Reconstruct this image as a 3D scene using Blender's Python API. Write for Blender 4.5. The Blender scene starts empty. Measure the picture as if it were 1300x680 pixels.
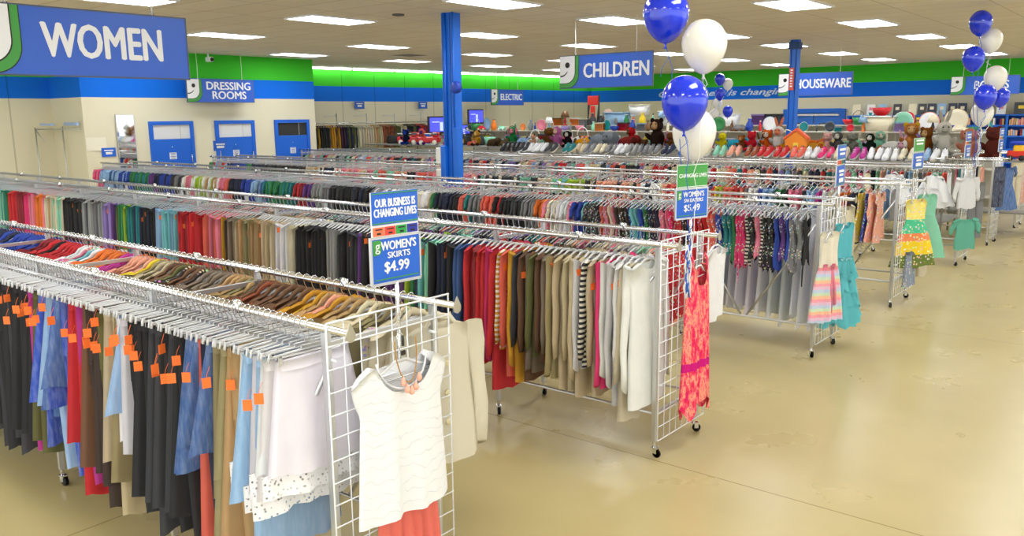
import bpy, math, random
from mathutils import Vector, Matrix
R = math.radians
PI = math.pi
rng = random.Random(7)
SC = bpy.context.scene
COL = SC.collection

# ------------------------------------------------------------------ palette
def hx(s):
    v = [int(s[i:i+2], 16) / 255 for i in (0, 2, 4)]
    return tuple(c / 12.92 if c <= .04045 else ((c + .055) / 1.055) ** 2.4 for c in v)
PAL = {k: hx(v) for k, v in dict(
    black='1b1b1f', charcoal='3c3e44', grey='85868a', white='f7f8fb', cream='ece2c6', beige='d9c7a2', tan='c69f6c',
    brown='7a5436', mustard='dba21b', yellow='f2d22c', orange='f2802a', coral='f4705c', peach='f6b296', red='d81f2b',
    pink='ee86a0', magenta='c8309a', lavender='9b84c8', purple='6a3b8e', plum='4a2140', navy='1d2748', aqua='7fd0d6',
    teal='128488', mint='8fd7b8', green='2f8a4c', olive='6b6a34', lime='a7c92c', khaki='a79a6c', taupe='8a7a68',
    rust='a2512b').items()}
PAL['heather grey'] = hx('a3a5a6'); PAL['dark red'] = hx('971c2b'); PAL['hot pink'] = hx('ee2f7c')
PAL['royal blue'] = hx('2247b4'); PAL['denim blue'] = hx('3c62a0'); PAL['light blue'] = hx('98bfe6'); PAL['dark brown'] = hx('43322a')

# ------------------------------------------------------------------ materials
MATS = {}
def mat(name, color=(.8, .8, .8), rough=.5, metal=0.0, emit=None, spec=.5, trans=0.0, alpha=1.0, coat=0.0):
    if name in MATS: return MATS[name]
    m = bpy.data.materials.new(name); m.use_nodes = True
    p = m.node_tree.nodes['Principled BSDF']
    p.inputs['Base Color'].default_value = (*color, 1)
    p.inputs['Roughness'].default_value = rough
    p.inputs['Metallic'].default_value = metal
    p.inputs['Specular IOR Level'].default_value = spec
    p.inputs['Transmission Weight'].default_value = trans
    p.inputs['Alpha'].default_value = alpha
    p.inputs['Coat Weight'].default_value = coat
    if emit:
        p.inputs['Emission Color'].default_value = (*color, 1)
        p.inputs['Emission Strength'].default_value = emit
    MATS[name] = m
    return m
def nodes(m):
    nt = m.node_tree
    return nt, nt.nodes, nt.links, nt.nodes['Principled BSDF']
def mixc(nt, a, b, fac, blend='MIX'):
    n = nt.nodes.new('ShaderNodeMix'); n.data_type = 'RGBA'; n.blend_type = blend
    for sock, v in ((n.inputs[0], fac), (n.inputs[6], a), (n.inputs[7], b)):
        if isinstance(v, bpy.types.NodeSocket): nt.links.new(v, sock)
        else: sock.default_value = v if not isinstance(v, tuple) else ((*v, 1) if len(v) == 3 else v)
    return n.outputs[2]
def ramp(nt, src, stops, interp='LINEAR'):
    r = nt.nodes.new('ShaderNodeValToRGB'); r.color_ramp.interpolation = interp
    e = r.color_ramp.elements
    while len(e) < len(stops): e.new(.5)
    for i, (p, c) in enumerate(stops):
        e[i].position = p; e[i].color = (*c, 1) if len(c) == 3 else c
    nt.links.new(src, r.inputs[0])
    return r.outputs[0]
def bump(nt, src, strength, dist=.002):
    b = nt.nodes.new('ShaderNodeBump'); b.inputs['Strength'].default_value = strength; b.inputs['Distance'].default_value = dist
    nt.links.new(src, b.inputs['Height']); nt.links.new(b.outputs[0], nt.nodes['Principled BSDF'].inputs['Normal'])
def texco(nt, which='Object', scale=(1, 1, 1), rot=(0, 0, 0)):
    t = nt.nodes.new('ShaderNodeTexCoord'); mp = nt.nodes.new('ShaderNodeMapping')
    mp.inputs['Scale'].default_value = scale; mp.inputs['Rotation'].default_value = rot
    nt.links.new(t.outputs[which], mp.inputs[0]); return mp.outputs[0]
def noise(nt, vec, scale, detail=3, rough=.5, out='Fac'):
    n = nt.nodes.new('ShaderNodeTexNoise'); n.inputs['Scale'].default_value = scale; n.inputs['Detail'].default_value = detail
    n.inputs['Roughness'].default_value = rough; nt.links.new(vec, n.inputs['Vector']); return n.outputs[out]
def voronoi(nt, vec, scale, out='Color', feat='F1'):
    n = nt.nodes.new('ShaderNodeTexVoronoi'); n.inputs['Scale'].default_value = scale; n.feature = feat
    nt.links.new(vec, n.inputs['Vector']); return n.outputs[out]
def wave(nt, vec, scale, direction='Z', dist=0.0, prof='SIN'):
    n = nt.nodes.new('ShaderNodeTexWave'); n.bands_direction = direction; n.inputs['Scale'].default_value = scale
    n.inputs['Distortion'].default_value = dist; n.wave_profile = prof; nt.links.new(vec, n.inputs['Vector']); return n.outputs['Fac']

def fabric(kind):
    """one fabric per kind of cloth; the dye is the object's own colour"""
    m = mat('fabric_' + kind, rough=.9, spec=.15)
    nt, N, L, P = nodes(m)
    oi = N.new('ShaderNodeObjectInfo'); base = oi.outputs['Color']
    v = texco(nt)
    cloud = noise(nt, v, 9, 2)
    base = mixc(nt, base, (1, 1, 1), .04)
    if kind == 'plain':
        c = mixc(nt, base, (.55, .55, .55), ramp(nt, cloud, [(.3, (0, 0, 0)), (.8, (.16, .16, .16))]), 'MULTIPLY')
        bump(nt, noise(nt, v, 220, 2), .25)
    elif kind == 'knit':
        w = wave(nt, texco(nt, scale=(1, 1, .12)), 75, 'Y', 1.2)
        c = mixc(nt, base, (.62, .6, .6), ramp(nt, w, [(.2, (.22, .22, .22)), (.8, (0, 0, 0))]), 'MULTIPLY')
        bump(nt, w, .6, .004)
    elif kind == 'stripe':
        w = wave(nt, v, 9, 'Z')
        c = mixc(nt, base, (.92, .88, .78), ramp(nt, w, [(.49, (0, 0, 0)), (.51, (1, 1, 1))]))
    elif kind == 'print':
        vo = voronoi(nt, v, 46)
        hs = N.new('ShaderNodeHueSaturation'); hs.inputs['Saturation'].default_value = .8; hs.inputs['Value'].default_value = 1.15
        L.new(vo, hs.inputs['Color'])
        f = ramp(nt, voronoi(nt, v, 46, 'Distance'), [(.35, (1, 1, 1)), (.42, (0, 0, 0))])
        pick = ramp(nt, noise(nt, v, 7, 1), [(.42, (0, 0, 0)), (.46, (1, 1, 1))])
        mul = N.new('ShaderNodeMath'); mul.operation = 'MULTIPLY'; L.new(f, mul.inputs[0]); L.new(pick, mul.inputs[1])
        c = mixc(nt, base, mixc(nt, hs.outputs[0], (1, .95, .9), .25), mul.outputs[0])
    elif kind == 'denim':
        n2 = noise(nt, texco(nt, scale=(1, 1, .2)), 60, 3)
        c = mixc(nt, base, (.75, .84, 1), ramp(nt, n2, [(.4, (0, 0, 0)), (.8, (.22, .22, .22))]))
        bump(nt, n2, .3)
    elif kind == 'tulle':
        c = mixc(nt, base, (.9, .92, 1), .3); pass
    L.new(c, P.inputs['Base Color'])
    tr = N.new('ShaderNodeBsdfTranslucent'); ms = N.new('ShaderNodeMixShader'); ms.inputs[0].default_value = {'tulle': .5, 'denim': .08}.get(kind, .22)   # thin cloth lets light through
    L.new(c, tr.inputs[0]); L.new(P.outputs[0], ms.inputs[1]); L.new(tr.outputs[0], ms.inputs[2]); L.new(ms.outputs[0], N['Material Output'].inputs[0])
    return m
FAB = {k: fabric(k) for k in ('plain', 'knit', 'stripe', 'print', 'denim', 'tulle')}

CHROME = mat('chrome', (.72, .73, .75), .2, 1.0)
STEEL = mat('brushed_steel', (.62, .63, .64), .38, 1.0)
BRASSY = mat('end_cap_metal', (.50, .47, .38), .35, .8)
WIRE = mat('white_wire', (.88, .9, .94), .35)
CLEAR = mat('clear_plastic', (.93, .94, .96), .16, trans=.45)
HOOK = mat('hook_metal', (.8, .8, .8), .2, 1.0)
RUBBER = mat('black_rubber', (.02, .02, .022), .5)
TAG = mat('orange_tag', hx('ff7a30'), .7)
INK = mat('black_ink', (.02, .02, .02), .7)
SBLUE = mat('sign_blue', hx('2a5fcb'), .35)
SBLUE2 = mat('sign_price_blue', hx('1560d0'), .35)
SGREEN = mat('sign_green', hx('3d9a3a'), .4)
SWHITE = mat('sign_white', (.86, .87, .88), .5)
PBLUE = mat('blue_paint', hx('0a66d2'), .45)
DOORBLUE = mat('door_blue', hx('0b63d6'), .5)
LAMP = mat('lamp_diffuser', (.95, .98, 1), .5, emit=11.0)
FRAMEW = mat('lamp_frame', (.8, .8, .78), .5)
BLUEB = mat('balloon_blue', hx('0b33dc'), .12, spec=.6, coat=.6)
WHITEB = mat('balloon_white', hx('f7f4ea'), .2, spec=.5, trans=.12)

# ------------------------------------------------------------------ mesh builder
class MB:
    def __init__(s): s.v = []; s.f = []; s.mi = []; s.cm = 0
    def add(s, vs, fs):
        o = len(s.v); s.v += [tuple(v) for v in vs]; s.f += [tuple(i + o for i in f) for f in fs]; s.mi += [s.cm] * len(fs)
        return s
    def box(s, c, d, rot=None, bev=0):
        x, y, z = d[0] / 2, d[1] / 2, d[2] / 2
        if bev:
            b = min(bev, x * .9, y * .9, z * .9); vs = []; idx = {}
            for sx in (-1, 1):
                for sy in (-1, 1):
                    for sz in (-1, 1):
                        for k, off in enumerate(((b, b, 0), (b, 0, b), (0, b, b))):
                            idx[sx, sy, sz, k] = len(vs); vs.append(Vector((sx * (x - off[0]), sy * (y - off[1]), sz * (z - off[2]))))
            fs = []
            g = lambda sx, sy, sz, k: idx[sx, sy, sz, k]
            for sg in (-1, 1):
                fs.append([g(a, b2, sg, 0) for a, b2 in ((-1, -1), (1, -1), (1, 1), (-1, 1))])
                fs.append([g(a, sg, b2, 1) for a, b2 in ((-1, -1), (1, -1), (1, 1), (-1, 1))])
                fs.append([g(sg, a, b2, 2) for a, b2 in ((-1, -1), (1, -1), (1, 1), (-1, 1))])
            for s1 in (-1, 1):
                for s2 in (-1, 1):
                    fs.append([g(-1, s1, s2, 0), g(1, s1, s2, 0), g(1, s1, s2, 1), g(-1, s1, s2, 1)])
                    fs.append([g(s1, -1, s2, 0), g(s1, 1, s2, 0), g(s1, 1, s2, 2), g(s1, -1, s2, 2)])
                    fs.append([g(s1, s2, -1, 1), g(s1, s2, 1, 1), g(s1, s2, 1, 2), g(s1, s2, -1, 2)])
                    for s3 in (-1, 1): fs.append([g(s1, s2, s3, 0), g(s1, s2, s3, 1), g(s1, s2, s3, 2)])
        else:
            vs = [Vector((a * x, b * y, c_ * z)) for a in (-1, 1) for b in (-1, 1) for c_ in (-1, 1)]
            fs = [(0, 1, 3, 2), (4, 6, 7, 5), (0, 4, 5, 1), (2, 3, 7, 6), (0, 2, 6, 4), (1, 5, 7, 3)]
        if rot is not None: vs = [rot @ v for v in vs]
        c = Vector(c); return s.add([v + c for v in vs], fs)
    def tube(s, pts, r, n=6, cap=True, rx=None, closed=False):
        """round tube along pts; r a number or a list"""
        pts = [Vector(p) for p in pts]; m = len(pts)
        rs = r if isinstance(r, (list, tuple)) else [r] * m
        prev = None; vs = []
        for i, p in enumerate(pts):
            if closed: t = pts[(i + 1) % m] - pts[i - 1]
            else: t = pts[min(i + 1, m - 1)] - pts[max(i - 1, 0)]
            t = t.normalized() if t.length > 1e-9 else Vector((0, 0, 1))
            if prev is None:
                a = Vector((1, 0, 0)) if abs(t.x) < .9 else Vector((0, 1, 0))
                u = t.cross(a).normalized()
            else:
                u = (prev - t * prev.dot(t))
                u = u.normalized() if u.length > 1e-6 else t.orthogonal().normalized()
            prev = u; w = t.cross(u)
            for k in range(n):
                an = 2 * PI * k / n
                q = u * math.cos(an) * rs[i] + w * math.sin(an) * rs[i]
                if rx: q.x *= rx
                vs.append(p + q)
        fs = []
        for i in range(m if closed else m - 1):
            j = (i + 1) % m
            for k in range(n): fs.append((i * n + k, i * n + (k + 1) % n, j * n + (k + 1) % n, j * n + k))
        if cap and not closed: fs += [tuple(range(n))[::-1], tuple((m - 1) * n + k for k in range(n))]
        return s.add(vs, fs)
    def lathe(s, prof, n=20, c=(0, 0, 0), sq=(1, 1)):
        vs = []; fs = []
        for r, z in prof:
            for k in range(n):
                a = 2 * PI * k / n; vs.append((c[0] + r * math.cos(a) * sq[0], c[1] + r * math.sin(a) * sq[1], c[2] + z))
        for i in range(len(prof) - 1):
            for k in range(n): fs.append((i * n + k, i * n + (k + 1) % n, (i + 1) * n + (k + 1) % n, (i + 1) * n + k))
        fs.append(tuple(range(n))[::-1]); fs.append(tuple((len(prof) - 1) * n + k for k in range(n)))
        return s.add(vs, fs)
    def ball(s, c, r, n=10, m=7):
        if not isinstance(r, (tuple, list)): r = (r, r, r)
        vs = [(c[0], c[1], c[2] - r[2])]; fs = []
        for i in range(1, m):
            t = PI * i / m
            for k in range(n):
                a = 2 * PI * k / n
                vs.append((c[0] + r[0] * math.sin(t) * math.cos(a), c[1] + r[1] * math.sin(t) * math.sin(a), c[2] - r[2] * math.cos(t)))
        vs.append((c[0], c[1], c[2] + r[2])); top = len(vs) - 1
        for k in range(n): fs.append((0, 1 + (k + 1) % n, 1 + k)); fs.append((top, top - n + k, top - n + (k + 1) % n))
        for i in range(m - 2):
            for k in range(n):
                a = 1 + i * n + k; b = 1 + i * n + (k + 1) % n; fs.append((a, b, b + n, a + n))
        return s.add(vs, fs)
    def prism(s, poly, axis='x', t=.01, off=0):
        """flat outline (2-D points) given thickness t; axis = normal"""
        n = len(poly)
        def P(a, b, h):
            return (h, a, b) if axis == 'x' else ((a, h, b) if axis == 'y' else (a, b, h))
        vs = [P(a, b, off) for a, b in poly] + [P(a, b, off + t) for a, b in poly]
        fs = [tuple(range(n))[::-1], tuple(range(n, 2 * n))] + [(i, (i + 1) % n, n + (i + 1) % n, n + i) for i in range(n)]
        return s.add(vs, fs)
    def mesh(s, name, m=None, smooth=True):
        me = bpy.data.meshes.new(name); me.from_pydata(s.v, [], s.f)
        for q in (m if isinstance(m, (list, tuple)) else [m] if m else []): me.materials.append(q)
        if any(s.mi): me.polygons.foreach_set('material_index', s.mi)
        if smooth: me.polygons.foreach_set('use_smooth', [True] * len(s.f))
        me.update(); return me
    def build(s, name, m, parent=None, smooth=False, loc=(0, 0, 0), rot=None):
        return link(name, s.mesh(name, m, smooth), parent, loc, rot)

def link(name, me, parent=None, loc=(0, 0, 0), rot=None, color=None):
    o = bpy.data.objects.new(name, me); COL.objects.link(o); o.location = loc
    if rot: o.rotation_euler = rot
    if parent: o.parent = parent
    if color: o.color = (*color, 1)
    return o
def tag(o, label=None, cat=None, group=None, kind=None):
    if label: o['label'] = label
    if cat: o['category'] = cat
    if group: o['group'] = group
    if kind: o['kind'] = kind
    return o
def thing(name, label, cat, loc=(0, 0, 0), rotz=0, group=None):
    o = bpy.data.objects.new(name, None); COL.objects.link(o); o.location = loc; o.rotation_euler = (0, 0, rotz)
    o.empty_display_size = .1
    return tag(o, label, cat, group)
def copy_tree(o, parent=None):
    c = o.copy(); COL.objects.link(c)
    if parent: c.parent = parent
    for ch in o.children: copy_tree(ch, c)
    return c
ONES = 'zeroth first second third fourth fifth sixth seventh eighth ninth tenth eleventh twelfth thirteenth fourteenth fifteenth sixteenth seventeenth eighteenth nineteenth'.split()
TENS = {2: 'twent', 3: 'thirt', 4: 'fort', 5: 'fift', 6: 'sixt', 7: 'sevent', 8: 'eight', 9: 'ninet'}
def ordinal(n):
    if n < 20: return ONES[n]
    if n < 100:
        return TENS[n // 10] + 'ieth' if n % 10 == 0 else TENS[n // 10] + 'y-' + ONES[n % 10]
    return 'hundred-and-' + ordinal(n - 100) if n > 100 else 'hundredth'

def text_mesh(body, size, name='lettering', shear=0, bold=.035, ext=.002, align='CENTER', width=None):
    cu = bpy.data.curves.new('t', 'FONT'); cu.body = body; cu.size = size; cu.align_x = align; cu.align_y = 'CENTER'
    cu.extrude = ext; cu.shear = shear; cu.resolution_u = 3; cu.space_line = .85
    ob = bpy.data.objects.new('t', cu); COL.objects.link(ob)
    dg = bpy.context.evaluated_depsgraph_get(); dg.update()
    me = bpy.data.meshes.new_from_object(ob.evaluated_get(dg)); bpy.data.objects.remove(ob); me.name = name
    if width:
        xs = [v.co.x for v in me.vertices]; k = width / (max(xs) - min(xs)); c = (max(xs) + min(xs)) / 2
        for v in me.vertices: v.co.x = (v.co.x - (c if align == 'CENTER' else min(xs))) * k
    h = max(v.co.y for v in me.vertices) - min(v.co.y for v in me.vertices); h /= body.count('\n') + 1
    vs = [tuple(v.co) for v in me.vertices]; fs = [tuple(q.vertices) for q in me.polygons]; b = MB(); e = bold * h
    for i, (dx, dy) in enumerate([(0, 0), (e, 0), (-e, 0), (0, e * .6), (0, -e * .6)] if e else [(0, 0)]):   # heavy strokes; stands upright, reads from -Y
        b.add([(x + dx, -z - i * .00006, y + dy) for x, y, z in vs], fs)
    return b.mesh(name, None, False)
def lettering(body, size, parent, loc, m, name='lettering', **k):
    me = text_mesh(body, size, name, **k); me.materials.clear(); me.materials.append(m)
    return link(name, me, parent, loc)
# ================================================================== SETTING
CEIL = 3.73
# polished concrete floor
FL = mat('polished_concrete', rough=.3, spec=.5)
nt, N, L, P = nodes(FL)
v = texco(nt)
n1 = noise(nt, v, .5, 3, .5); n2 = noise(nt, v, 1.7, 4, .5)
c = ramp(nt, n1, [(.15, hx('b5a671')), (.5, hx('c1b280')), (.9, hx('cfc194'))])
c = mixc(nt, c, hx('9c8f64'), ramp(nt, n2, [(.1, (0, 0, 0)), (1, (.45, .45, .45))]))
jt = N.new('ShaderNodeTexBrick'); jt.offset = 0; jt.inputs['Scale'].default_value = 1; jt.inputs['Brick Width'].default_value = 4.6; jt.inputs['Row Height'].default_value = 4.6
jt.inputs['Mortar Size'].default_value = .006; jt.inputs['Mortar Smooth'].default_value = .3; L.new(v, jt.inputs['Vector'])
c = mixc(nt, c, hx('8a7440'), jt.outputs['Fac'])
L.new(c, P.inputs['Base Color'])
L.new(ramp(nt, n2, [(.1, (.24, .24, .24)), (.9, (.34, .34, .34))]), P.inputs['Roughness'])
bump(nt, noise(nt, v, 14, 3), .02, .003)
def slab(name, x0, x1, y0, y1, z0, z1, m):
    b = MB(); b.box(((x0 + x1) / 2, (y0 + y1) / 2, (z0 + z1) / 2), (x1 - x0, y1 - y0, z1 - z0))
    return tag(b.build(name, m), kind='structure')
slab('floor', -23, 9, -4, 30, -.1, 0, FL)
# ceiling tiles
CT = mat('ceiling_tile', rough=.95, spec=.1)
nt, N, L, P = nodes(CT); v = texco(nt)
bt = N.new('ShaderNodeTexBrick'); bt.offset = 0; bt.inputs['Scale'].default_value = 1; bt.inputs['Brick Width'].default_value = 1.22; bt.inputs['Row Height'].default_value = .61
bt.inputs['Mortar Size'].default_value = .012; bt.inputs['Mortar Smooth'].default_value = .2
bt.inputs['Color1'].default_value = (*hx('efe6d4'), 1); bt.inputs['Color2'].default_value = (*hx('eae0cc'), 1); bt.inputs['Mortar'].default_value = (*hx('cfc3ad'), 1)
L.new(v, bt.inputs['Vector']); n1 = noise(nt, v, 60, 4)
L.new(mixc(nt, bt.outputs['Color'], (.88, .85, .8), ramp(nt, n1, [(.45, (0, 0, 0)), (.75, (.35, .35, .35))]), 'MULTIPLY'), P.inputs['Base Color'])
slab('ceiling', -23, 9, -4, 30, CEIL, CEIL + .1, CT)

# painted walls: cream with a blue band and a green band above
def wall_paint(name, grooves=0):
    m = mat(name, rough=.75, spec=.25); nt, N, L, P = nodes(m)
    t = N.new('ShaderNodeTexCoord'); sp = N.new('ShaderNodeSeparateXYZ'); L.new(t.outputs['Object'], sp.inputs[0])
    mr = N.new('ShaderNodeMapRange'); mr.inputs['From Max'].default_value = 4; L.new(sp.outputs['Z'], mr.inputs['Value'])
    c = ramp(nt, mr.outputs[0], [(0, hx('e3dcc2')), (2.715 / 4, hx('0a6fe6')), (3.165 / 4, hx('3fc22c'))], 'CONSTANT')
    if grooves:
        mp = N.new('ShaderNodeMapping'); L.new(t.outputs['Object'], mp.inputs[0])
        w = wave(nt, mp.outputs[0], grooves, 'Y', 0, 'SAW')
        c = mixc(nt, c, (.55, .53, .47), ramp(nt, w, [(.0, (1, 1, 1)), (.035, (0, 0, 0))]), 'MULTIPLY')
    L.new(c, P.inputs['Base Color']); bump(nt, noise(nt, t.outputs['Object'], 90, 3), .12)
    return m
WP = wall_paint('painted_wall'); WG = wall_paint('panelled_wall', .26)
def wall(name, poly, t, m):
    b = MB(); n = len(poly)
    vs = [(x, y, 0) for x, y in poly] + [(x, y, CEIL) for x, y in poly]
    b.add(vs, [tuple(range(n))[::-1], tuple(range(n, 2 * n))] + [(i, (i + 1) % n, n + (i + 1) % n, n + i) for i in range(n)])
    return tag(b.build(name, m), kind='structure')
wall('wall_dressing_rooms', [(-18.2, 8.1), (-18.2, 14.1), (-20.6, 14.1), (-20.6, 13.95), (-18.35, 13.95), (-18.35, 8.25), (-19.7, 8.25), (-19.7, 8.1)], 0, WP)
wall('wall_left', [(-19.7, -4), (-19.7, 8.25), (-19.9, 8.25), (-19.9, -4)], 0, WG)
wall('wall_back', [(-20.75, 14.0), (-19.35, 29.0), (-19.55, 29.1), (-20.95, 14.0)], 0, WG)
wall('wall_far_right', [(-19.6, 28.9), (9, 28.9), (9, 29.1), (-19.6, 29.1)], 0, WP)
for i, (y0, y1) in enumerate([(8.12, 14.1)]):
    b = MB(); b.box((-18.185, (y0 + y1) / 2, .06), (.02, y1 - y0, .12)); tag(b.build('baseboard_left', mat('base_rubber', (.05, .05, .055), .6)), kind='structure')

# dressing room doors
def door(n, y0, y1, dark):
    o = bpy.data.objects.new('door_%d' % n, None); COL.objects.link(o); o.location = (-18.2, (y0 + y1) / 2, 0); tag(o, kind='structure')
    w = y1 - y0
    b = MB()
    for s in (-1, 1): b.box((.03, s * (w / 2 - .04), 1.1), (.06, .08, 2.2))
    b.box((.03, 0, 2.16), (.06, w - .16, .08)); b.build('door_frame', DOORBLUE, o)
    b = MB(); b.box((.025, 0, .95), (.03, w - .16, 1.7)); b.build('door_leaf', DOORBLUE, o)
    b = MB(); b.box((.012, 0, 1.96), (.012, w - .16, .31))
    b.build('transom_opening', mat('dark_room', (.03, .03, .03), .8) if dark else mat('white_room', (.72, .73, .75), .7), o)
    b = MB(); b.box((.02, w * .2, 1.96), (.012, .012, .31)); b.build('transom_edge', STEEL, o)
    b = MB(); b.tube([(.045, w / 2 - .1, 1.25), (.075, w / 2 - .1, 1.27), (.075, w / 2 - .1, 1.43), (.045, w / 2 - .1, 1.45)], .012, 6); b.build('door_handle', CHROME, o, True)
    b = MB(); b.box((.043, -.02, 1.42), (.006, .17, .15)); nb = b.build('door_notice', mat('notice_paper', (.8, .82, .86), .7), o)
    b = MB()
    for k in range(4): b.box((.048, -.02, 1.475 - .035 * k), (.003, .12 - .02 * (k % 2), .012))
    b.build('notice_lines', mat('notice_ink', hx('3a62b8'), .7), nb)
    b = MB(); b.lathe([(0.0, 0), (.014, 0), (.014, .01), (0.001, .012)], 10); b.build('peephole', CHROME, o, True, (.04, -.02, 1.62), (0, PI / 2, 0))
door(1, 9.5, 10.56, False); door(2, 11.13, 12.2, False); door(3, 12.8, 13.86, True)

# double doors in the far right wall
o = bpy.data.objects.new('door_4', None); COL.objects.link(o); o.location = (-10.25, 28.9, 0); tag(o, kind='structure')
b = MB()
for s in (-1, 1): b.box((s * .98, -.06, 1.17), (.14, .12, 2.34))
b.box((0, -.06, 2.28), (1.82, .12, .14)); b.build('door_frame', PBLUE, o)
for s in (-1, 1):
    b = MB(); b.box((s * .455, -.04, 1.1), (.88, .05, 2.2)); d = b.build('door_leaf', mat('double_door_blue', hx('2f6fd0'), .5), o)
    b = MB(); b.box((s * .455, -.075, 1.62), (.5, .02, .5)); b.build('window_gasket', mat('gasket', (.06, .07, .1), .5), d)
    b = MB(); b.box((s * .455, -.09, 1.62), (.42, .012, .42)); b.build('window_pane', mat('door_pane', (.75, .78, .78), .15), d)
b = MB(); b.box((.1, -.1, 2.14), (1.5, .06, .06)); b.build('door_closer', mat('closer_grey', (.7, .72, .75), .4), o)

# blue columns
def column(loc, w, boxes):
    o = bpy.data.objects.new('trim_1' if boxes else 'trim_2', None); COL.objects.link(o); o.location = loc; tag(o, kind='structure')
    h = CEIL; b = MB()
    b.box((-w / 2 + .012, 0, h / 2), (.024, w, h)); b.box((w / 2 - .012, 0, h / 2), (.024, w, h)); b.box((0, 0, h / 2), (w - .048, .03, h))
    b.box((0, -w / 2 + .02, h / 2), (w * .55, .024, h)); b.build('column_flanges', PBLUE, o)
    if boxes:
        for z in (1.66, 1.34):
            b = MB(); b.box((-w / 2 - .06, -w / 2 - .02, z), (.12, .1, .24), bev=.012); b.build('electric_box', mat('box_cream', (.75, .74, .68), .5), o)
        b = MB(); b.box((-w / 2 + .03, -w / 2 - .03, 1.5), (.1, .08, .62), bev=.01); b.build('blue_conduit_box', PBLUE, o)
        b = MB(); b.box((w / 2 + .05, -w / 2 + .03, 1.7), (.1, .12, .75), bev=.01); b.build('blue_cabinet', PBLUE, o)
        b = MB(); b.tube([(w / 2 + .03, -w / 2, 2.05), (w / 2 + .03, -w / 2, CEIL)], .014, 6); b.tube([(-w / 2 + .07, -w / 2 - .012, 1.8), (-w / 2 + .07, -w / 2 - .012, CEIL)], .02, 6); b.build('conduit', PBLUE, o, True)
        b = MB(); b.lathe([(.01, 0), (.09, 0), (.09, .05), (.06, .07), (.01, .07)], 16); b.build('alarm_bell', mat('bell_blue', hx('1d3fa8'), .4), o, True, (w / 2 + .1, -w / 2, 2.66), (PI / 2, 0, 0))
    else:
        b = MB(); b.box((0, 0, CEIL - .12), (w + .05, w + .05, .14)); b.build('column_cap', mat('cap_navy', hx('17407c'), .5), o)
        b = MB(); b.box((-w * .1, -w / 2 - .012, 2.93), (w * .62, .02, .46)); sg = b.build('red_notice', mat('notice_red', hx('d9503c'), .5), o)
        b = MB()
        for k in range(7): b.box((-w * .1, -w / 2 - .026, 3.11 - .055 * k), (w * .3, .004, .03))
        b.build('notice_characters', SWHITE, sg)
column((-8.72, 9.3, 0), .2, True); column((-6.77, 17.75, 0), .165, False)

# ceiling lights
lights = []
for x in (1.5, -1.52): lights += [(x, y) for y in (-2.0, 1.5, 5.0, 8.45, 11.9, 15.4, 18.9, 22.4, 25.9)]
lights += [(-4.58, y) for y in (-2.0, 1.5, 5.0, 8.45, 11.86, 15.27, 18.77, 22.28, 25.9)]
lights += [(-7.45, y) for y in (-1.7, 1.8, 5.3, 8.8, 11.83, 15.68, 18.88, 22.52, 26.02)]
lights += [(-10.55, y) for y in (-1.7, 1.8, 5.26, 8.58, 12.18, 15.64, 19.2, 22.83, 26.25)]
lights += [(-13.8, y) for y in (1.8, 5.3, 8.82, 12.47, 16.01, 19.5, 23.1, 26.68)]
lights += [(-16.85, y) for y in (1.8, 5.4, 9.0, 12.68, 16.22, 19.71, 23.3)]
def far_key(p): return p[1] * 100 - p[0]
fr = MB()
for s in (-1, 1): fr.box((s * .335, 0, -.008), (.03, 1.26, .03)); fr.box((0, s * .615, -.008), (.64, .03, .03))
frm = fr.mesh('lamp_frame', FRAMEW, False); df = MB(); df.box((0, 0, -.008), (.638, 1.2, .016)); dfm = df.mesh('diffuser', LAMP, False)
colname = {1.5: 'second column of lights right of the aisle', -1.52: 'column of lights above the aisle', -4.58: 'column of lights nearest the aisle', -7.45: 'column of lights left of the children sign', -10.55: 'column of lights between the blue posts and left wall',
           -13.8: 'column of lights in front of the dressing rooms', -16.85: 'leftmost column of lights'}
cnt = {}
colnm = {1.5: 'second column beyond the aisle', -1.52: 'first column beyond the aisle', -4.58: 'column along the aisle', -7.45: 'column through the children sign', -10.55: 'column over the big post', -13.8: 'column before the dressing rooms', -16.85: 'column over the blue doors'}
for p in sorted(lights, key=lambda q: -q[1]):
    cnt[p[0]] = cnt.get(p[0], 0) + 1
    t = thing('ceiling_light', 'ceiling light, %s from the slogan wall in the %s' % (ordinal(cnt[p[0]]), colnm[p[0]]), 'ceiling light', (p[0], p[1], CEIL), 0, 'ceiling lights')
    link('lamp_frame', frm, t); link('diffuser', dfm, t)
# strip lights along the top of the back wall
sd = MB(); sd.box((0, 0, -.05), (.1, 1.52, .05), bev=.015); sdm = sd.mesh('tube', mat('strip_lamp', (1, .99, .94), .5, emit=7.0))
sh = MB(); sh.box((-.01, 0, -.012), (.16, 1.58, .024)); shm = sh.mesh('housing', FRAMEW, False)
for k in range(8):
    y = 16.4 + 1.62 * k; x = -20.75 + (y - 14) * 1.4 / 15 + .16
    t = thing('strip_light', 'white strip light above the green band, %s from the dressing rooms' % ordinal(k + 1), 'strip light', (x, y, CEIL), R(-5.3), 'strip lights along the back wall')
    link('housing', shm, t); link('tube', sdm, t)
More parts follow.
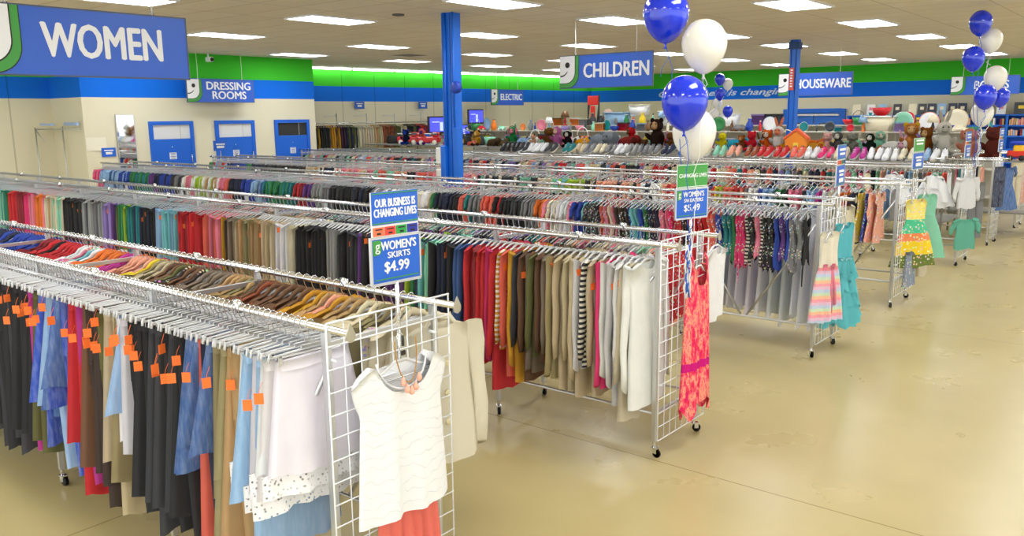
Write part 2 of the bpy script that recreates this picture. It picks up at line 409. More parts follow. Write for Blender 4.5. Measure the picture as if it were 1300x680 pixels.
# ceiling fixtures
def disc(name, label, cat, x, y, r, m):
    b = MB(); b.lathe([(r * .3, -.03), (r, -.02), (r, 0), (r * .9, 0)], 18); o = b.build(name, m, None, True, (x, y, CEIL)); return tag(o, label, cat)
disc('air_vent', 'small dark ceiling vent beside the large blue post', 'vent', -9.35, 8.85, .09, mat('vent_dark', (.12, .11, .1), .6))
t = thing('air_diffuser', 'square grey ceiling air diffuser above the coats', 'air diffuser', (-15.3, 14.8, CEIL))
b = MB()
for k in range(4): b.box((0, 0, -.008 - .006 * k), (.6 - .13 * k, .6 - .13 * k, .006))
b.build('louvres', mat('diffuser_grey', (.3, .28, .25), .6), t)
t = thing('security_camera', 'small white security camera under the ceiling beside the dressing rooms sign', 'camera', (-17.95, 10.95, CEIL - .14))
b = MB(); b.tube([(0, 0, .14), (0, 0, .03)], .02, 8); b.build('mount', SWHITE, t, True)
b = MB(); b.box((.05, 0, 0), (.2, .11, .11), bev=.02); b.build('housing', SWHITE, t)
b = MB(); b.lathe([(.01, 0), (.045, 0), (.04, .02), (.01, .025)], 12); b.build('lens', RUBBER, t, True, (.15, 0, -.005), (0, PI / 2, 0))

# far right wall lettering on the blue band
for body, x0, x1 in (('Our business is changing lives', -16.25, -10.15),):
    me = text_mesh(body, .3, 'wall_lettering', shear=.35, width=x1 - x0)
    me.materials.clear(); me.materials.append(mat('lettering_pale', hx('cfe0f2'), .5))
    tag(link('wall_lettering', me, None, ((x0 + x1) / 2, 28.885, 2.955)), 'pale slanted slogan lettering on the blue band of the far wall', 'lettering')

# ================================================================== HANGING SIGNS
def arc(cx, cy, r, a0, a1, n=8):
    return [(cx + r * math.cos(R(a0 + (a1 - a0) * i / n)), cy + r * math.sin(R(a0 + (a1 - a0) * i / n))) for i in range(n + 1)]
def logo(parent, x, z, h, y=-.016, small=False):
    """half smiling face in a green edged panel, top left corner at x, z"""
    w = h * .72
    def panel(nm, w2, h2, r, m, yy):
        pl = [(x, z - h2), *arc(x + w2 - r, z - h2 + r, r, -90, 0), (x + w2, z), (x, z)]
        b = MB(); b.prism(pl, 'y', .002, yy); return b.build(nm, m, parent)
    panel('logo_outline', w + h * .015, h, h * .42, INK, y); panel('logo_green', w, h * .985, h * .41, SGREEN, y - .003)
    panel('logo_line', w * .84, h * .865, h * .36, INK, y - .006); f = panel('logo_face', w * .81, h * .845, h * .345, SWHITE, y - .009)
    b = MB(); b.prism([(x + w * .42 + a, z - h * .28 + c) for a, c in arc(0, 0, h * .09, 0, 345, 16)], 'y', .002, y - .013); b.build('logo_eye', INK, f)
    b = MB(); pts = arc(x + w * .04, z - h * .32, h * .33, -95, -35, 8); b.prism(pts + [(a * .995 + .0, c + h * .045) for a, c in pts[::-1]], 'y', .002, y - .013); b.build('logo_smile', INK, f)
def hang_sign(text, label, loc, rotz, W=1.74, Hh=.52, size=.27, tw=None, up=None, lx=0):
    t = thing('department_sign', label, 'sign', loc, rotz, 'hanging department signs')
    b = MB(); b.box((0, 0, -Hh / 2), (W, .022, Hh)); b.build('board', SBLUE, t)
    b = MB()
    for s in (-1, 1): b.box((s * W / 2, 0, -Hh / 2), (.012, .028, Hh + .012)); b.box((0, 0, -Hh / 2 + s * Hh / 2), (W, .028, .012))
    b.build('border', mat('sign_border', (.08, .1, .16), .5), t)
    logo(t, -W / 2 + .006, -.006, Hh - .012)
    lettering(text, size, t, (lx + W * .10, -.014, -Hh / 2), SWHITE, width=tw)
    if up:
        for s in (-1, 1):
            b = MB(); b.tube([(s * W * .33, 0, 0), (s * W * .33 + .004, 0, up / 2), (s * W * .33, 0, up)], .006, 5); w = b.build('hanging_wire', mat('wire_white', (.8, .8, .78), .5), t, True)
            b = MB(); b.tube([(s * W * .33 - .02, 0, .0), (s * W * .33, 0, .05), (s * W * .33 + .02, 0, .0)], .005, 5); b.build('hook_clip', CHROME, w, True)
    return t
hang_sign('WOMEN', 'blue WOMEN sign with smiling face logo over the sweater rack', (-7.04, 3.22, 3.115), PI / 2, tw=.97, size=.37, up=CEIL - 3.115, lx=-.03)
hang_sign('CHILDREN', 'blue CHILDREN sign with smiling face logo hanging before the balloons', (-7.45, 11.5, 3.19), 0, tw=1.2, size=.32, up=CEIL - 3.19, lx=.03)
hang_sign('DRESSING\nROOMS', 'blue DRESSING ROOMS sign with smiling face logo above blue doors', (-17.85, 11.16, 3.14), PI / 2, tw=1.15, size=.25, up=CEIL - 3.14, lx=.03)
hang_sign('ELECTRIC', 'blue ELECTRIC sign hanging before the back wall', (-18.6, 22.6, 3.11), PI / 2, tw=1.15, size=.3, up=CEIL - 3.11, lx=.03)
hang_sign('HOUSEWARE', 'blue HOUSEWARE sign partly behind the thin blue post', (-7.2, 20.2, 3.15), 0, tw=1.28, size=.3, up=CEIL - 3.15, lx=.02)
hang_sign('BOOKS', 'blue BOOKS sign on the far wall behind the balloon column', (-4.93, 27.5, 3.2), 0, tw=.86, size=.32, up=CEIL - 3.2, lx=.0)
# ================================================================== GARMENT SHAPES
RZ = 1.43     # rail height
def sheet(prof, ztop, zbot, th, fold, seed, nU=9, nT=8, neck=None, k=3.0, hem=.01, closed_top=True, skew=0.0):
    """a flattened double-sided piece of clothing hanging in the YZ plane: prof(t) half width, ztop(u) upper edge"""
    r = random.Random(seed); ph = [r.uniform(0, 6.3) for _ in range(4)]; sk = r.uniform(-1, 1) * skew
    b = MB(); vs = []
    us = [-math.cos(PI * i / nU) for i in range(nU + 1)]
    us = [.35 * u + .65 * (-1 + 2 * i / nU) for i, u in enumerate(us)]
    ring = [(u, 1) for u in us] + [(u, -1) for u in us[::-1][1:-1]]
    n = len(ring)
    for j in range(nT + 1):
        t = j / nT; w = prof(t)
        for u, s in ring:
            zt = ztop(u)
            if neck and abs(u) < neck[0]:
                dip = neck[1] if s > 0 else neck[1] * .35
                zt -= dip * (1 - (u / neck[0]) ** 2) ** .5
            zb = zbot + hem * math.sin(u * 4 + ph[0]) + hem * .6 * math.sin(u * 9 + ph[1])
            a = fold * (.15 + .85 * t) * (math.sin(u * k * PI + ph[2]) + .5 * math.sin(u * k * 1.9 * PI + ph[3]))
            x = s * th * max(0, 1 - u * u) ** .5 * (1 + .5 * t) * (1 + .25 * math.sin(u * 7 + ph[1] + s)) + a * max(0, 1 - abs(u) ** 3) + sk * t * .05
            y = w * u
            vs.append((x, y, zt + (zb - zt) * t))
    fs = [(j * n + i, j * n + (i + 1) % n, (j + 1) * n + (i + 1) % n, (j + 1) * n + i) for j in range(nT) for i in range(n)]
    if closed_top:
        for i in range(nU):
            um = (us[i] + us[i + 1]) / 2
            if neck and abs(um) < neck[0]: continue
            a, c = i, i + 1; d = (n - i) % n if i > 0 else 0; e = n - (i + 1)
            q = [a, c, e, d] if i > 0 and i + 1 < nU else ([a, c, e] if i == 0 else [a, c, d])
            if i + 1 == nU: q = [a, c, n - i]
            if len(set(q)) >= 3: fs.append(tuple(q))
    b.add(vs, fs); return b
def lerp(a, b, t): return a + (b - a) * t
def sleeve(side, y0, z0, L, r=.045, seed=0, out=.02, taper=.6):
    q = random.Random(seed); b = MB(); m = 6; n = 8; vs = []
    ph = q.uniform(0, 6); sw = q.uniform(-.012, .012)
    for i in range(m + 1):
        t = i / m; cy = y0 + out * math.sin(t * 1.9) * 1.3 + .02 * t; cz = z0 - L * t
        rr = r * lerp(1, taper, t) * (1 + .1 * math.sin(t * 9 + ph))
        for k in range(n):
            a = 2 * PI * k / n
            vs.append((.017 * math.cos(a) * (1.15 - .25 * t) + sw * math.sin(t * 3 + ph) + .006 * math.sin(t * 11 + ph), side * (cy + rr * math.sin(a)), cz + .02 * math.cos(a + ph) * (1 if i in (0, m) else 0)))
    fs = [(i * n + k, i * n + (k + 1) % n, (i + 1) * n + (k + 1) % n, (i + 1) * n + k) for i in range(m) for k in range(n)]
    fs += [tuple(range(n)), tuple(m * n + k for k in range(n))]
    b.add(vs, fs); return b
def shoulder(hw, zn=-.098, drop=.065):
    return lambda u: zn - drop * abs(u) ** 1.25 - (.03 if abs(u) > .97 else 0)
tg = MB(); tg.box((0, 0, -.022), (.0025, .036, .044)); tg.tube([(0, 0, 0), (.001, .006, .02), (0, .018, .045)], .0012, 3)
TAGM = tg.mesh('price_tag', TAG, False)
LIB = {}
def lib(kind, variants): LIB[kind] = variants
def V(root, *parts): return (root.mesh('m'), [(nm, p.mesh('m'), f) for nm, p, f in parts])
def mk_top(seed, hw=.205, L=.62, sl=.52, th=.017, fold=.007, wide=0, neck=(.36, .06)):
    q = random.Random(seed); L *= q.uniform(.92, 1.1); sl *= q.uniform(.9, 1.08)
    r = sheet(lambda t: hw * (1 - .1 * math.sin(min(1, t * 1.6) * PI)) + wide * t, shoulder(hw), -.08 - L, th, fold, seed, neck=neck, skew=.4)
    ps = [('sleeve', sleeve(s, hw - .012, -.125, sl, seed=seed + 7 * s), None) for s in (-1, 1)] if sl else []
    return V(r, *ps)
lib('sweater', [mk_top(i, hw=.225, L=(.74, .82, .9, .98, .78, .86, 1.02)[i], sl=(.62, .7, .74, .66, .7, .78, .72)[i], th=.018, fold=.008) for i in range(7)])
lib('t_shirt', [mk_top(20 + i, hw=.2, L=.58, sl=.17, th=.013) for i in range(4)])
lib('blouse', [mk_top(30 + i, hw=.2, L=.6, sl=0, th=.014) for i in range(4)])
lib('child_shirt', [mk_top(40 + i, hw=.145, L=.4, sl=.14 if i % 2 else .3, th=.014) for i in range(5)])
lib('infant_outfit', [mk_top(50 + i, hw=.12, L=.34, sl=0, th=.014) for i in range(4)])
def mk_blazer(seed):
    q = random.Random(seed); hw = .215
    r = sheet(lambda t: hw * (1 - .13 * math.sin(min(1, t * 1.5) * PI)) + .01 * t, lambda u: -.093 - .055 * abs(u) ** 1.8, -.76, .024, .005, seed, neck=(.3, .03))
    c = MB(); c.tube([(.012, -.1, -.12), (.02, -.055, -.078), (-.008, 0, -.068), (.02, .055, -.078), (.012, .1, -.12), (.026, .04, -.3)], [.008, .015, .016, .015, .012, .004], 6, rx=.7)
    return V(r, ('collar', c, None), *[('sleeve', sleeve(s, hw - .006, -.13, .6, r=.055, seed=seed + s, taper=.7), None) for s in (-1, 1)])
lib('jacket', [mk_blazer(60 + i) for i in range(5)])
def mk_skirt(seed, L, hw=.175, fl=.07, fold=.01, lace=False):
    r = sheet(lambda t: hw + fl * t, lambda u: -.125, -.125 - L, .014, fold, seed, nU=11, k=4, hem=.012, skew=.6)
    wb = sheet(lambda t: hw + .002, lambda u: -.12, -.16, .017, .001, seed, nU=9, nT=1, hem=0)
    ps = [('waistband', wb, None)]
    if lace: ps.append(('lace_hem', sheet(lambda t: (hw + fl) * 1.0 + .01, lambda u: -.125 - L + .02, -.125 - L - .09, .02, fold * 1.2, seed, nU=11, nT=2, k=4, hem=.006, closed_top=False), 'lace'))
    return V(r, *ps)
lib('skirt', [mk_skirt(80 + i, (.5, .62, .74, .86, .56, .68)[i], fl=(.07, .05, .09, .06, .1, .04)[i]) for i in range(6)])
lib('white_skirt', [mk_skirt(95 + i, (.46, .54, .5)[i], hw=.18, fl=.08, fold=.013, lace=True) for i in range(3)])
lib('long_skirt', [mk_skirt(100 + i, (.92, 1.0, .84, 1.06)[i], fl=(.05, .07, .1, .04)[i]) for i in range(4)])
lib('denim_skirt', [mk_skirt(105 + i, (.48, .6)[i], fl=.12, fold=.006) for i in range(2)])
def mk_trousers(seed, L=1.0):
    r = sheet(lambda t: .185 + .01 * t, lambda u: -.125, -.42, .016, .004, seed, nU=9, nT=3, hem=0)
    ps = []
    for s in (-1, 1):
        g = sheet(lambda t: lerp(.098, .085, t), lambda u: -.40, -.125 - L, .016, .006, seed + s, nU=6, nT=6, k=1.2, hem=.004)
        g.v = [(x, y + s * .095, z) for x, y, z in g.v]; ps.append(('trouser_leg', g, None))
    return V(r, *ps)
lib('trousers', [mk_trousers(120 + i, (.86, .98, .9)[i]) for i in range(3)])
def mk_swim(seed):
    q = random.Random(seed); L = q.uniform(.28, .52); hw = q.uniform(.075, .125)
    r = sheet(lambda t: hw * (.72 + .45 * math.sin((t * 2.2 + .3) * PI) * (1 - t * .3) - .25 * t * t), lambda u: -.14 - .03 * (1 - abs(u)), -.14 - L, .017, .010, seed, neck=(.6, .05), hem=.03)
    ps = []
    for s in (-1, 1): b = MB(); b.tube([(0, s * hw * .55, -.2), (.006, s * hw * .62, -.12), (0, s * hw * .5, -.1)], .006, 4); ps.append(('shoulder_strap', b, None))
    if seed % 2:
        c = MB(); l = q.uniform(.1, .3)
        c.tube([(.01, -hw * .8, -.3), (.02, -hw - .01, -.36), (.012, -hw - .022, -.4 - l), (.016, -hw - .03, -.5 - l)], [.01, .008, .008, .005], 4)
        ps.append(('tie_ribbon', c, None))
    return V(r, *ps)
lib('swimsuit', [mk_swim(140 + i) for i in range(6)])
def mk_dress(seed, hw=.13, L=.62, fl=.16, th=.016, sl=0, waist=.38):
    q = random.Random(seed); L *= q.uniform(.92, 1.12)
    pf = lambda t: hw * (1 - .12 * math.sin(min(1, t / waist) * PI / 2)) if t < waist else hw * .88 + fl * ((t - waist) / (1 - waist)) ** .7
    r = sheet(pf, shoulder(hw, -.1, .04), -.08 - L, th, .012, seed, nU=11, nT=10, neck=(.5, .06), k=4, hem=.012)
    ps = []
    bl = sheet(lambda t: hw * .9, lambda u: -.08 - L * waist + .015, -.08 - L * waist - .02, th * 1.15, .002, seed, nU=8, nT=1, hem=0, closed_top=False); ps.append(('waist_sash', bl, None))
    ps += [('sleeve', sleeve(s, hw - .008, -.115, .12 if sl == 1 else .3, r=.035, seed=seed + s), None) for s in (-1, 1)] if sl else []
    return V(r, *ps)
lib('childrens_dress', [mk_dress(160 + i, sl=i % 3) for i in range(6)])
def mk_petti(seed):
    r = sheet(lambda t: .13 + .16 * t ** .8, lambda u: -.12, -1.14 - .05 * (seed % 3), .02, .016, seed, nU=12, k=5, hem=.02)
    wb = sheet(lambda t: .133, lambda u: -.115, -.17, .022, .002, seed, nU=8, nT=1, hem=0)
    return V(r, ('waistband', wb, None))
lib('petticoat', [mk_petti(180 + i) for i in range(3)])

# lace with real holes
m = mat('lace', (.93, .93, .95), .9, spec=.1); nt, N, L_, P = nodes(m); v = texco(nt)
L_.new(ramp(nt, voronoi(nt, v, 55, 'Distance'), [(.22, (.0, .0, .0)), (.3, (1, 1, 1))]), P.inputs['Alpha'])
FAB['lace'] = m

# hangers: hook over the rail, arms
def hook_mb(r=.0026):
    b = MB(); b.tube([(0, .019, .0)] + [(0, .0195 * math.cos(R(a)), .004 + .0195 * math.sin(R(a))) for a in (30, 70, 110, 150, 190)] + [(0, -.012, -.03), (0, 0, -.05), (0, 0, -.098)], r, 4); return b
DZ = -.03
HOOKM = hook_mb().mesh('hook', HOOK)
def arms_mb(hw=.2, r=.0068):
    b = MB(); b.tube([(0, -hw, -.162), (0, -hw * .5, -.128), (0, -.03, -.096), (0, .03, -.096), (0, hw * .5, -.128), (0, hw, -.162)], [r * .8, r, r * 1.25, r * 1.25, r, r * .8], 5)
    b.tube([(0, -hw * .96, -.165), (0, 0, -.17), (0, hw * .96, -.165)], r * .7, 4); return b
HANG_TOP = arms_mb().mesh('hanger'); HANG_KID = arms_mb(.135).mesh('hanger')
b = MB(); b.tube([(0, -.19, -.098), (0, 0, -.09), (0, .19, -.098)], .0058, 5); b.box((0, 0, -.085), (.009, .1, .022), bev=.003)
for s in (-1, 1): b.tube([(0, s * .18, -.098), (0, s * .195, -.085), (0, s * .2, -.115)], .0065, 5)
HANG_CLIP = b.mesh('hanger')
for me in (HANG_TOP, HANG_KID, HANG_CLIP): me.materials.append(CLEAR)
b = MB(); b.box((.007, 0, -.118), (.003, .018, .042), bev=.001); b.box((-.007, 0, -.118), (.003, .018, .042), bev=.001); b.box((0, 0, -.1), (.017, .012, .01))
CLIPM = b.mesh('clip', mat('clip_metal', (.7, .72, .75), .25, 1.0), False)
BLACKPL = mat('black_plastic', (.03, .03, .033), .3)

def add_garment(kind, variant, color, fab, loc, rotz, label, cat, group, name=None, tagc=None, parts=True, sc=1.0):
    root, kids = LIB[kind][variant % len(LIB[kind])]
    o = link(name or kind, root, None, loc, (0, 0, rotz), color)
    if sc != 1: o.scale = (1, sc, sc)
    dress_up(o, root, fab)
    tag(o, label, cat, group)
    if parts:
        for nm, me, f in kids:
            c = link(nm, me, o, color=color); dress_up(c, me, f or fab)
    if tagc is not None:
        ys = min(v.co.y for v in root.vertices)
        c = link('price_tag', TAGM, o, (.012, ys - .006 if sc == 1 else ys, tagc), (0, 0, R(rng.uniform(-50, 10))))
    return o
def dress_up(o, me, fab):
    if not me.materials: me.materials.append(None)
    s = o.material_slots[0]; s.link = 'OBJECT'; s.material = FAB[fab]

hangers_used = [0]; REST_H = MB()
hm_cache = {}
def rest_hanger(x, y, rz, me):
    key = me.as_pointer()
    if key not in hm_cache:
        hb = hook_mb(.0035); s = MB()
        s.tube(*{0: ([(0, -.19, -.135), (0, 0, -.068), (0, .19, -.135)], .006, 3)}[0]) if me is not HANG_KID else s.tube([(0, -.13, -.115), (0, 0, -.068), (0, .13, -.115)], .006, 3)
        s.tube([(0, .019, .0), (0, .012, .02), (0, -.012, .02), (0, -.012, -.03), (0, 0, -.066)], .0032, 3)
        hm_cache[key] = s
    s = hm_cache[key]; c_, s_ = math.cos(rz), math.sin(rz)
    REST_H.add([(x + a * c_ - q * s_, y + a * s_ + q * c_, RZ + z) for a, q, z in s.v], s.f)
ROWNAME = {'R1N': 'skirt rack front rail', 'R1F': 'skirt rack back rail', 'R2N': 'sweater rack front rail', 'R2F': 'sweater rack back rail',
           'R3N': 'swimsuit rack front rail', 'R3F': 'swimsuit rack back rail', 'R4N': 'dress rack front rail', 'R4F': 'dress rack back rail',
           'R5N': 'front rail of fifth rack', 'R5F': 'back rail of fifth rack', 'R6N': 'front rail of sixth rack', 'R6F': 'back rail of sixth rack'}
WORD = {'t_shirt': 'short-sleeved top', 'child_shirt': "child's top", 'infant_outfit': "infant's outfit", 'jacket': 'tailored jacket', 'childrens_dress': "child's dress", 'sweater': 'knitted sweater',
        'white_skirt': 'lace-hemmed skirt', 'long_skirt': 'long skirt', 'denim_skirt': 'denim skirt', 'trousers': 'pair of trousers', 'petticoat': 'long tulle petticoat'}
CATS = {'t_shirt': 'top', 'child_shirt': 'top', 'infant_outfit': 'baby clothes', 'jacket': 'jacket', 'childrens_dress': 'dress', 'white_skirt': 'skirt', 'long_skirt': 'skirt', 'denim_skirt': 'skirt', 'blouse': 'top'}
NAMES = {'white_skirt': 'skirt', 'long_skirt': 'skirt', 'denim_skirt': 'skirt'}
def parse(s):
    out = []
    for seg in s.split('|'):
        x, c = seg.split(' ', 1); out.append((float(x), c.split(',')))
    return out
def fill(rail, seq, y, x0, x1, pitch, choose, hang, parts=True, tags=0.0, indiv_h=True, colour=None, tilt=3.0):
    """hang clothes from the aisle end x0 leftwards to x1"""
    seq = parse(seq) if seq else None; x = x0; i = 0; cnt = {}
    while x > x1:
        if seq:
            opts = [c for a, c in seq if a <= x][-1] if x >= seq[0][0] else seq[0][1]
            c = opts[rng.randrange(len(opts))]
        else: c = colour(x)
        pat = None
        if ':' in c: c, pat = c.split(':')
        kind, fab, pm = choose(x, c, pat)
        if kind:
            key = (c, kind, pat); cnt[key] = cnt.get(key, 0) + 1
            rz = R(rng.gauss(0, tilt)); base = PAL[c]; j = rng.uniform(.86, 1.1)
            col = tuple(min(1, q * j * rng.uniform(.96, 1.04)) for q in base)
            w = WORD.get(kind, kind); cp = c + (' striped' if fab == 'stripe' else ' patterned' if fab == 'print' else '')
            lab = '%s %s, %s such from the aisle on %s' % (cp, w, ordinal(cnt[key]), ROWNAME[rail])
            k2 = (cp, kind); cnt[k2] = cnt.get(k2, 0) + (0 if k2 == key else 1)
            lab = '%s %s, %s such from the aisle on %s' % (cp, w, ordinal(cnt[k2]), ROWNAME[rail])
            add_garment(kind, rng.randrange(99), col, fab, (x, y + rng.uniform(-.012, .012), RZ), rz, lab, CATS.get(kind, kind), '%s clothes on the %s' % (CATS.get(kind, kind), ROWNAME[rail]), NAMES.get(kind),
                        tagc=(rng.uniform(-.27, -.14) if rng.random() < tags else None), parts=parts)
            hx_ = x
            if hang:
                me = hang
                if indiv_h and hangers_used[0] < 300:
                    hangers_used[0] += 1
                    o = link('clothes_hanger', me, None, (hx_, y, RZ), (0, 0, rz))
                    tag(o, 'clear hanger under %s %s, %s such on %s' % (cp, w, ordinal(cnt[k2]), ROWNAME[rail]), 'hanger', 'clothes hangers on the ' + ROWNAME[rail])
                    link('hook', HOOKM, o)
                    if me is HANG_CLIP:
                        for s in (-1, 1): link('clip', CLIPM, o, (0, s * .15, 0))
                else: rest_hanger(hx_, y, rz, me)
        x -= pitch * rng.uniform(.85, 1.15); i += 1

# ================================================================== RACKS
XE = -2.6
def rack(row, y0, y1, xl, label, grid=True, brace=True, pitch=1.35):
    t = thing('garment_rack', label, 'clothes rack', (XE, (y0 + y1) / 2, 0))
    w = (y1 - y0) / 2
    xs = []; x = 0
    while x > xl - XE + .5: xs.append(x); x -= pitch
    xs.append(xl - XE)
    f = MB()
    for s in (-1, 1): f.box((0, s * w, .76), (.028, .028, 1.31))
    f.box((0, 0, .3), (.025, 2 * w - .03, .025)); f.box((0, 0, 1.36), (.022, 2 * w - .03, .022))
    fm = f.mesh('end_frame', STEEL, False)
    wh = MB()
    for s in (-1, 1): wh.lathe([(.006, -.011), (.026, -.011), (.03, -.006), (.03, .006), (.026, .011), (.006, .011)], 14, (0, 0, 0))
    wm = wh.mesh('wheel', RUBBER); fk = MB(); fk.tube([(0, 0, .11), (0, 0, .07)], .011, 8); fk.box((-.008, 0, .066), (.05, .036, .008)); fk.box((-.014, .017, .05), (.03, .003, .04)); fk.box((-.014, -.017, .05), (.03, .003, .04))
    fkm = fk.mesh('caster', CHROME, False)
    for x in xs:
        link('end_frame', fm, t, (x, 0, 0))
        for s in (-1, 1):
            c = link('caster', fkm, t, (x, s * w, 0), (0, 0, R(rng.uniform(120, 250)))); link('wheel', wm, c, (-.02, 0, .03), (PI / 2, 0, 0))
    L = xs[-1]
    for s in (-1, 1):
        b = MB(); b.tube([(.15, s * w, RZ), (L - .1, s * w, RZ)], .016, 8); r = b.build('hanging_rail', CHROME, t, True)
        cp = MB(); cp.prism([(s * w + a, RZ + c) for a, c in [(0, .042), (.012, .02), (.024, -.004), (.02, -.024), (0, -.034), (-.02, -.024), (-.024, -.004), (-.012, .02)]], 'x', .006, .148); cp.build('end_cap', BRASSY, r)
        b = MB(); b.tube([(0, 0, -.02), (0, 0, .022), (-.03, 0, .02)], .019, 6); cpm = b.mesh('rail_coupler', CHROME); x = -.6
        while x > L: link('rail_coupler', cpm, r, (x, s * w, RZ)); x -= pitch
        b = MB(); b.tube([(0, s * w, .3), (L, s * w, .3)], .011, 6); b.build('bottom_rail', STEEL, t, True)
    if brace:
        for s in (-1, 1):
            for k in range(min(4, len(xs) - 1)):
                a, c = xs[k], xs[k + 1]; mid = (a + c) / 2
                b = MB(); b.tube([(a - .01, s * w, 1.25), (mid + .03, s * w, .31)], .011, 6); b.build('brace', STEEL, t, True)
                b = MB(); b.tube([(c + .01, s * w, 1.25), (mid - .03, s * w, .31)], .011, 6); b.build('brace', STEEL, t, True)
    if grid:
        b = MB(); ya, yb = -w - .03, w + .06; za, zb = .13, 1.46; n = 8
        for i in range(n + 1):
            yy = lerp(ya, yb, i / n); b.tube([(.04, yy, za), (.04, yy, zb)], .0045 if i in (0, n) else .0032, 4)
        k = 14
        for i in range(k + 1):
            zz = lerp(za, zb, i / k); b.tube([(.044, ya, zz), (.044, yb, zz)], .0045 if i in (0, k) else .0032, 4)
        g = b.build('wire_grid', WIRE, t, True)
        b = MB()
        for yy in (ya + .04, yb - .09):
            for zz in (.5, 1.3): b.tube([(.0, yy, zz), (.046, yy, zz)], .006, 5)
        b.build('grid_bracket', WIRE, g, True)
    return t
RY = dict(R1N=2.01, R1F=2.61, R2N=4.65, R2F=5.22, R3N=7.57, R3F=8.13, R4N=10.12, R4F=10.75, R5N=13.45, R5F=14.1, R6N=15.8, R6F=16.35)
rack('R1', 2.01, 2.61, -9.0, 'chrome double clothes rack full of skirts and white wire end grid')
rack('R2', 4.65, 5.22, -15.4, 'second chrome double clothes rack full of sweaters with wire end grid')
rack('R3', 7.57, 8.13, -16.35, 'third chrome double clothes rack with swimsuits and open braces below')
rack('R4', 10.12, 10.75, -16.7, "fourth chrome double clothes rack with children's dresses at the aisle")
rack('R5', 13.45, 14.1, -18.0, 'fifth chrome double clothes rack with fluffy white tops at its end', brace=False)
rack('R6', 15.8, 16.35, -3.95, 'sixth chrome double clothes rack with denim clothes at its end', brace=False)

R2N="-12.81 green,teal,mint|-12.35 navy,red|-12.22 red,red,dark red|-11.84 hot pink,red,pink|-11.59 pink,coral|-11.49 orange,orange,pink|-11.23 cream,tan,beige|-10.94 cream,mint,beige|-10.69 black,black,hot pink|-10.43 black|-10.14 grey,charcoal,heather grey|-9.78 heather grey,grey|-9.61 lavender,purple|-9.38 olive,green|-9.18 lime,green|-9.02 navy,charcoal,teal|-8.70 navy,black|-8.48 royal blue,light blue|-8.32 aqua,light blue,aqua|-8.00 dark red,dark red,red|-7.79 red,red,dark red|-7.57 pink,red,coral|-7.39 coral,pink|-7.25 mustard|-7.20 dark brown|-7.13 taupe,grey|-7.00 tan,beige,khaki|-6.58 cream,white,beige|-6.30 cream,white|-6.06 black,black,black|-5.62 heather grey|-5.50 black,charcoal|-5.21 plum,black,purple,grey|-4.67 lime,green|-4.59 navy|-4.53 teal,aqua,mint|-4.40 navy,black|-4.28 navy,black|-4.19 royal blue,denim blue|-4.07 dark red,red|-3.96 red,dark red,red|-3.85 red,hot pink|-3.74 mustard:stripe|-3.70 coral|-3.66 mustard,mustard|-3.57 taupe,charcoal,brown|-3.43 brown,olive|-3.36 charcoal|-3.32 khaki,taupe|-3.22 beige,khaki,beige|-3.12 cream,white,beige|-3.05 black:stripe|-2.99 cream,beige|-2.94 hot pink|-2.90 cream,white,heather grey|-2.83 white,cream,white|-2.71 white,white,white,cream|-2.14 white"
R1F="-22.59 navy,royal blue|-7.13 royal blue,royal blue|-6.79 royal blue,denim blue|-6.62 dark red,red|-6.40 red,black,red|-6.04 white,aqua:print,pink:print|-5.77 coral,orange|-5.60 orange,dark red|-5.46 magenta,magenta|-5.32 peach,pink|-5.22 peach|-5.09 yellow|-5.00 khaki,beige|-4.87 brown,olive|-4.69 dark brown:print,brown|-4.45 taupe,taupe|-4.34 taupe,khaki|-4.20 tan,tan,khaki|-3.91 brown,rust|-3.78 brown,dark brown|-3.63 taupe,brown|-3.48 tan,mustard|-3.33 mustard,peach|-3.21 tan,khaki|-3.09 peach,cream|-2.95 cream,khaki,cream:print|-2.79 cream|-2.58 cream,cream"
R1N="-17.49 black,charcoal|-5.48 black,black,charcoal|-5.15 grey,black|-5.05 magenta|-5.00 olive,charcoal|-4.91 royal blue|-4.84 denim blue,light blue|-4.69 royal blue,denim blue|-4.54 red,red|-4.41 red,magenta|-4.34 dark brown,brown|-4.18 khaki,beige,olive|-4.05 khaki,cream|-4.00 white,light blue|-3.91 black,black|-3.73 black,charcoal|-3.51 charcoal,black|-3.40 denim blue:denim|-3.28 coral,navy|-3.21 denim blue:denim,olive|-3.14 khaki,tan|-3.04 tan,taupe|-2.95 white,light blue|-2.81 white|-2.68 white,white|-2.48 white"
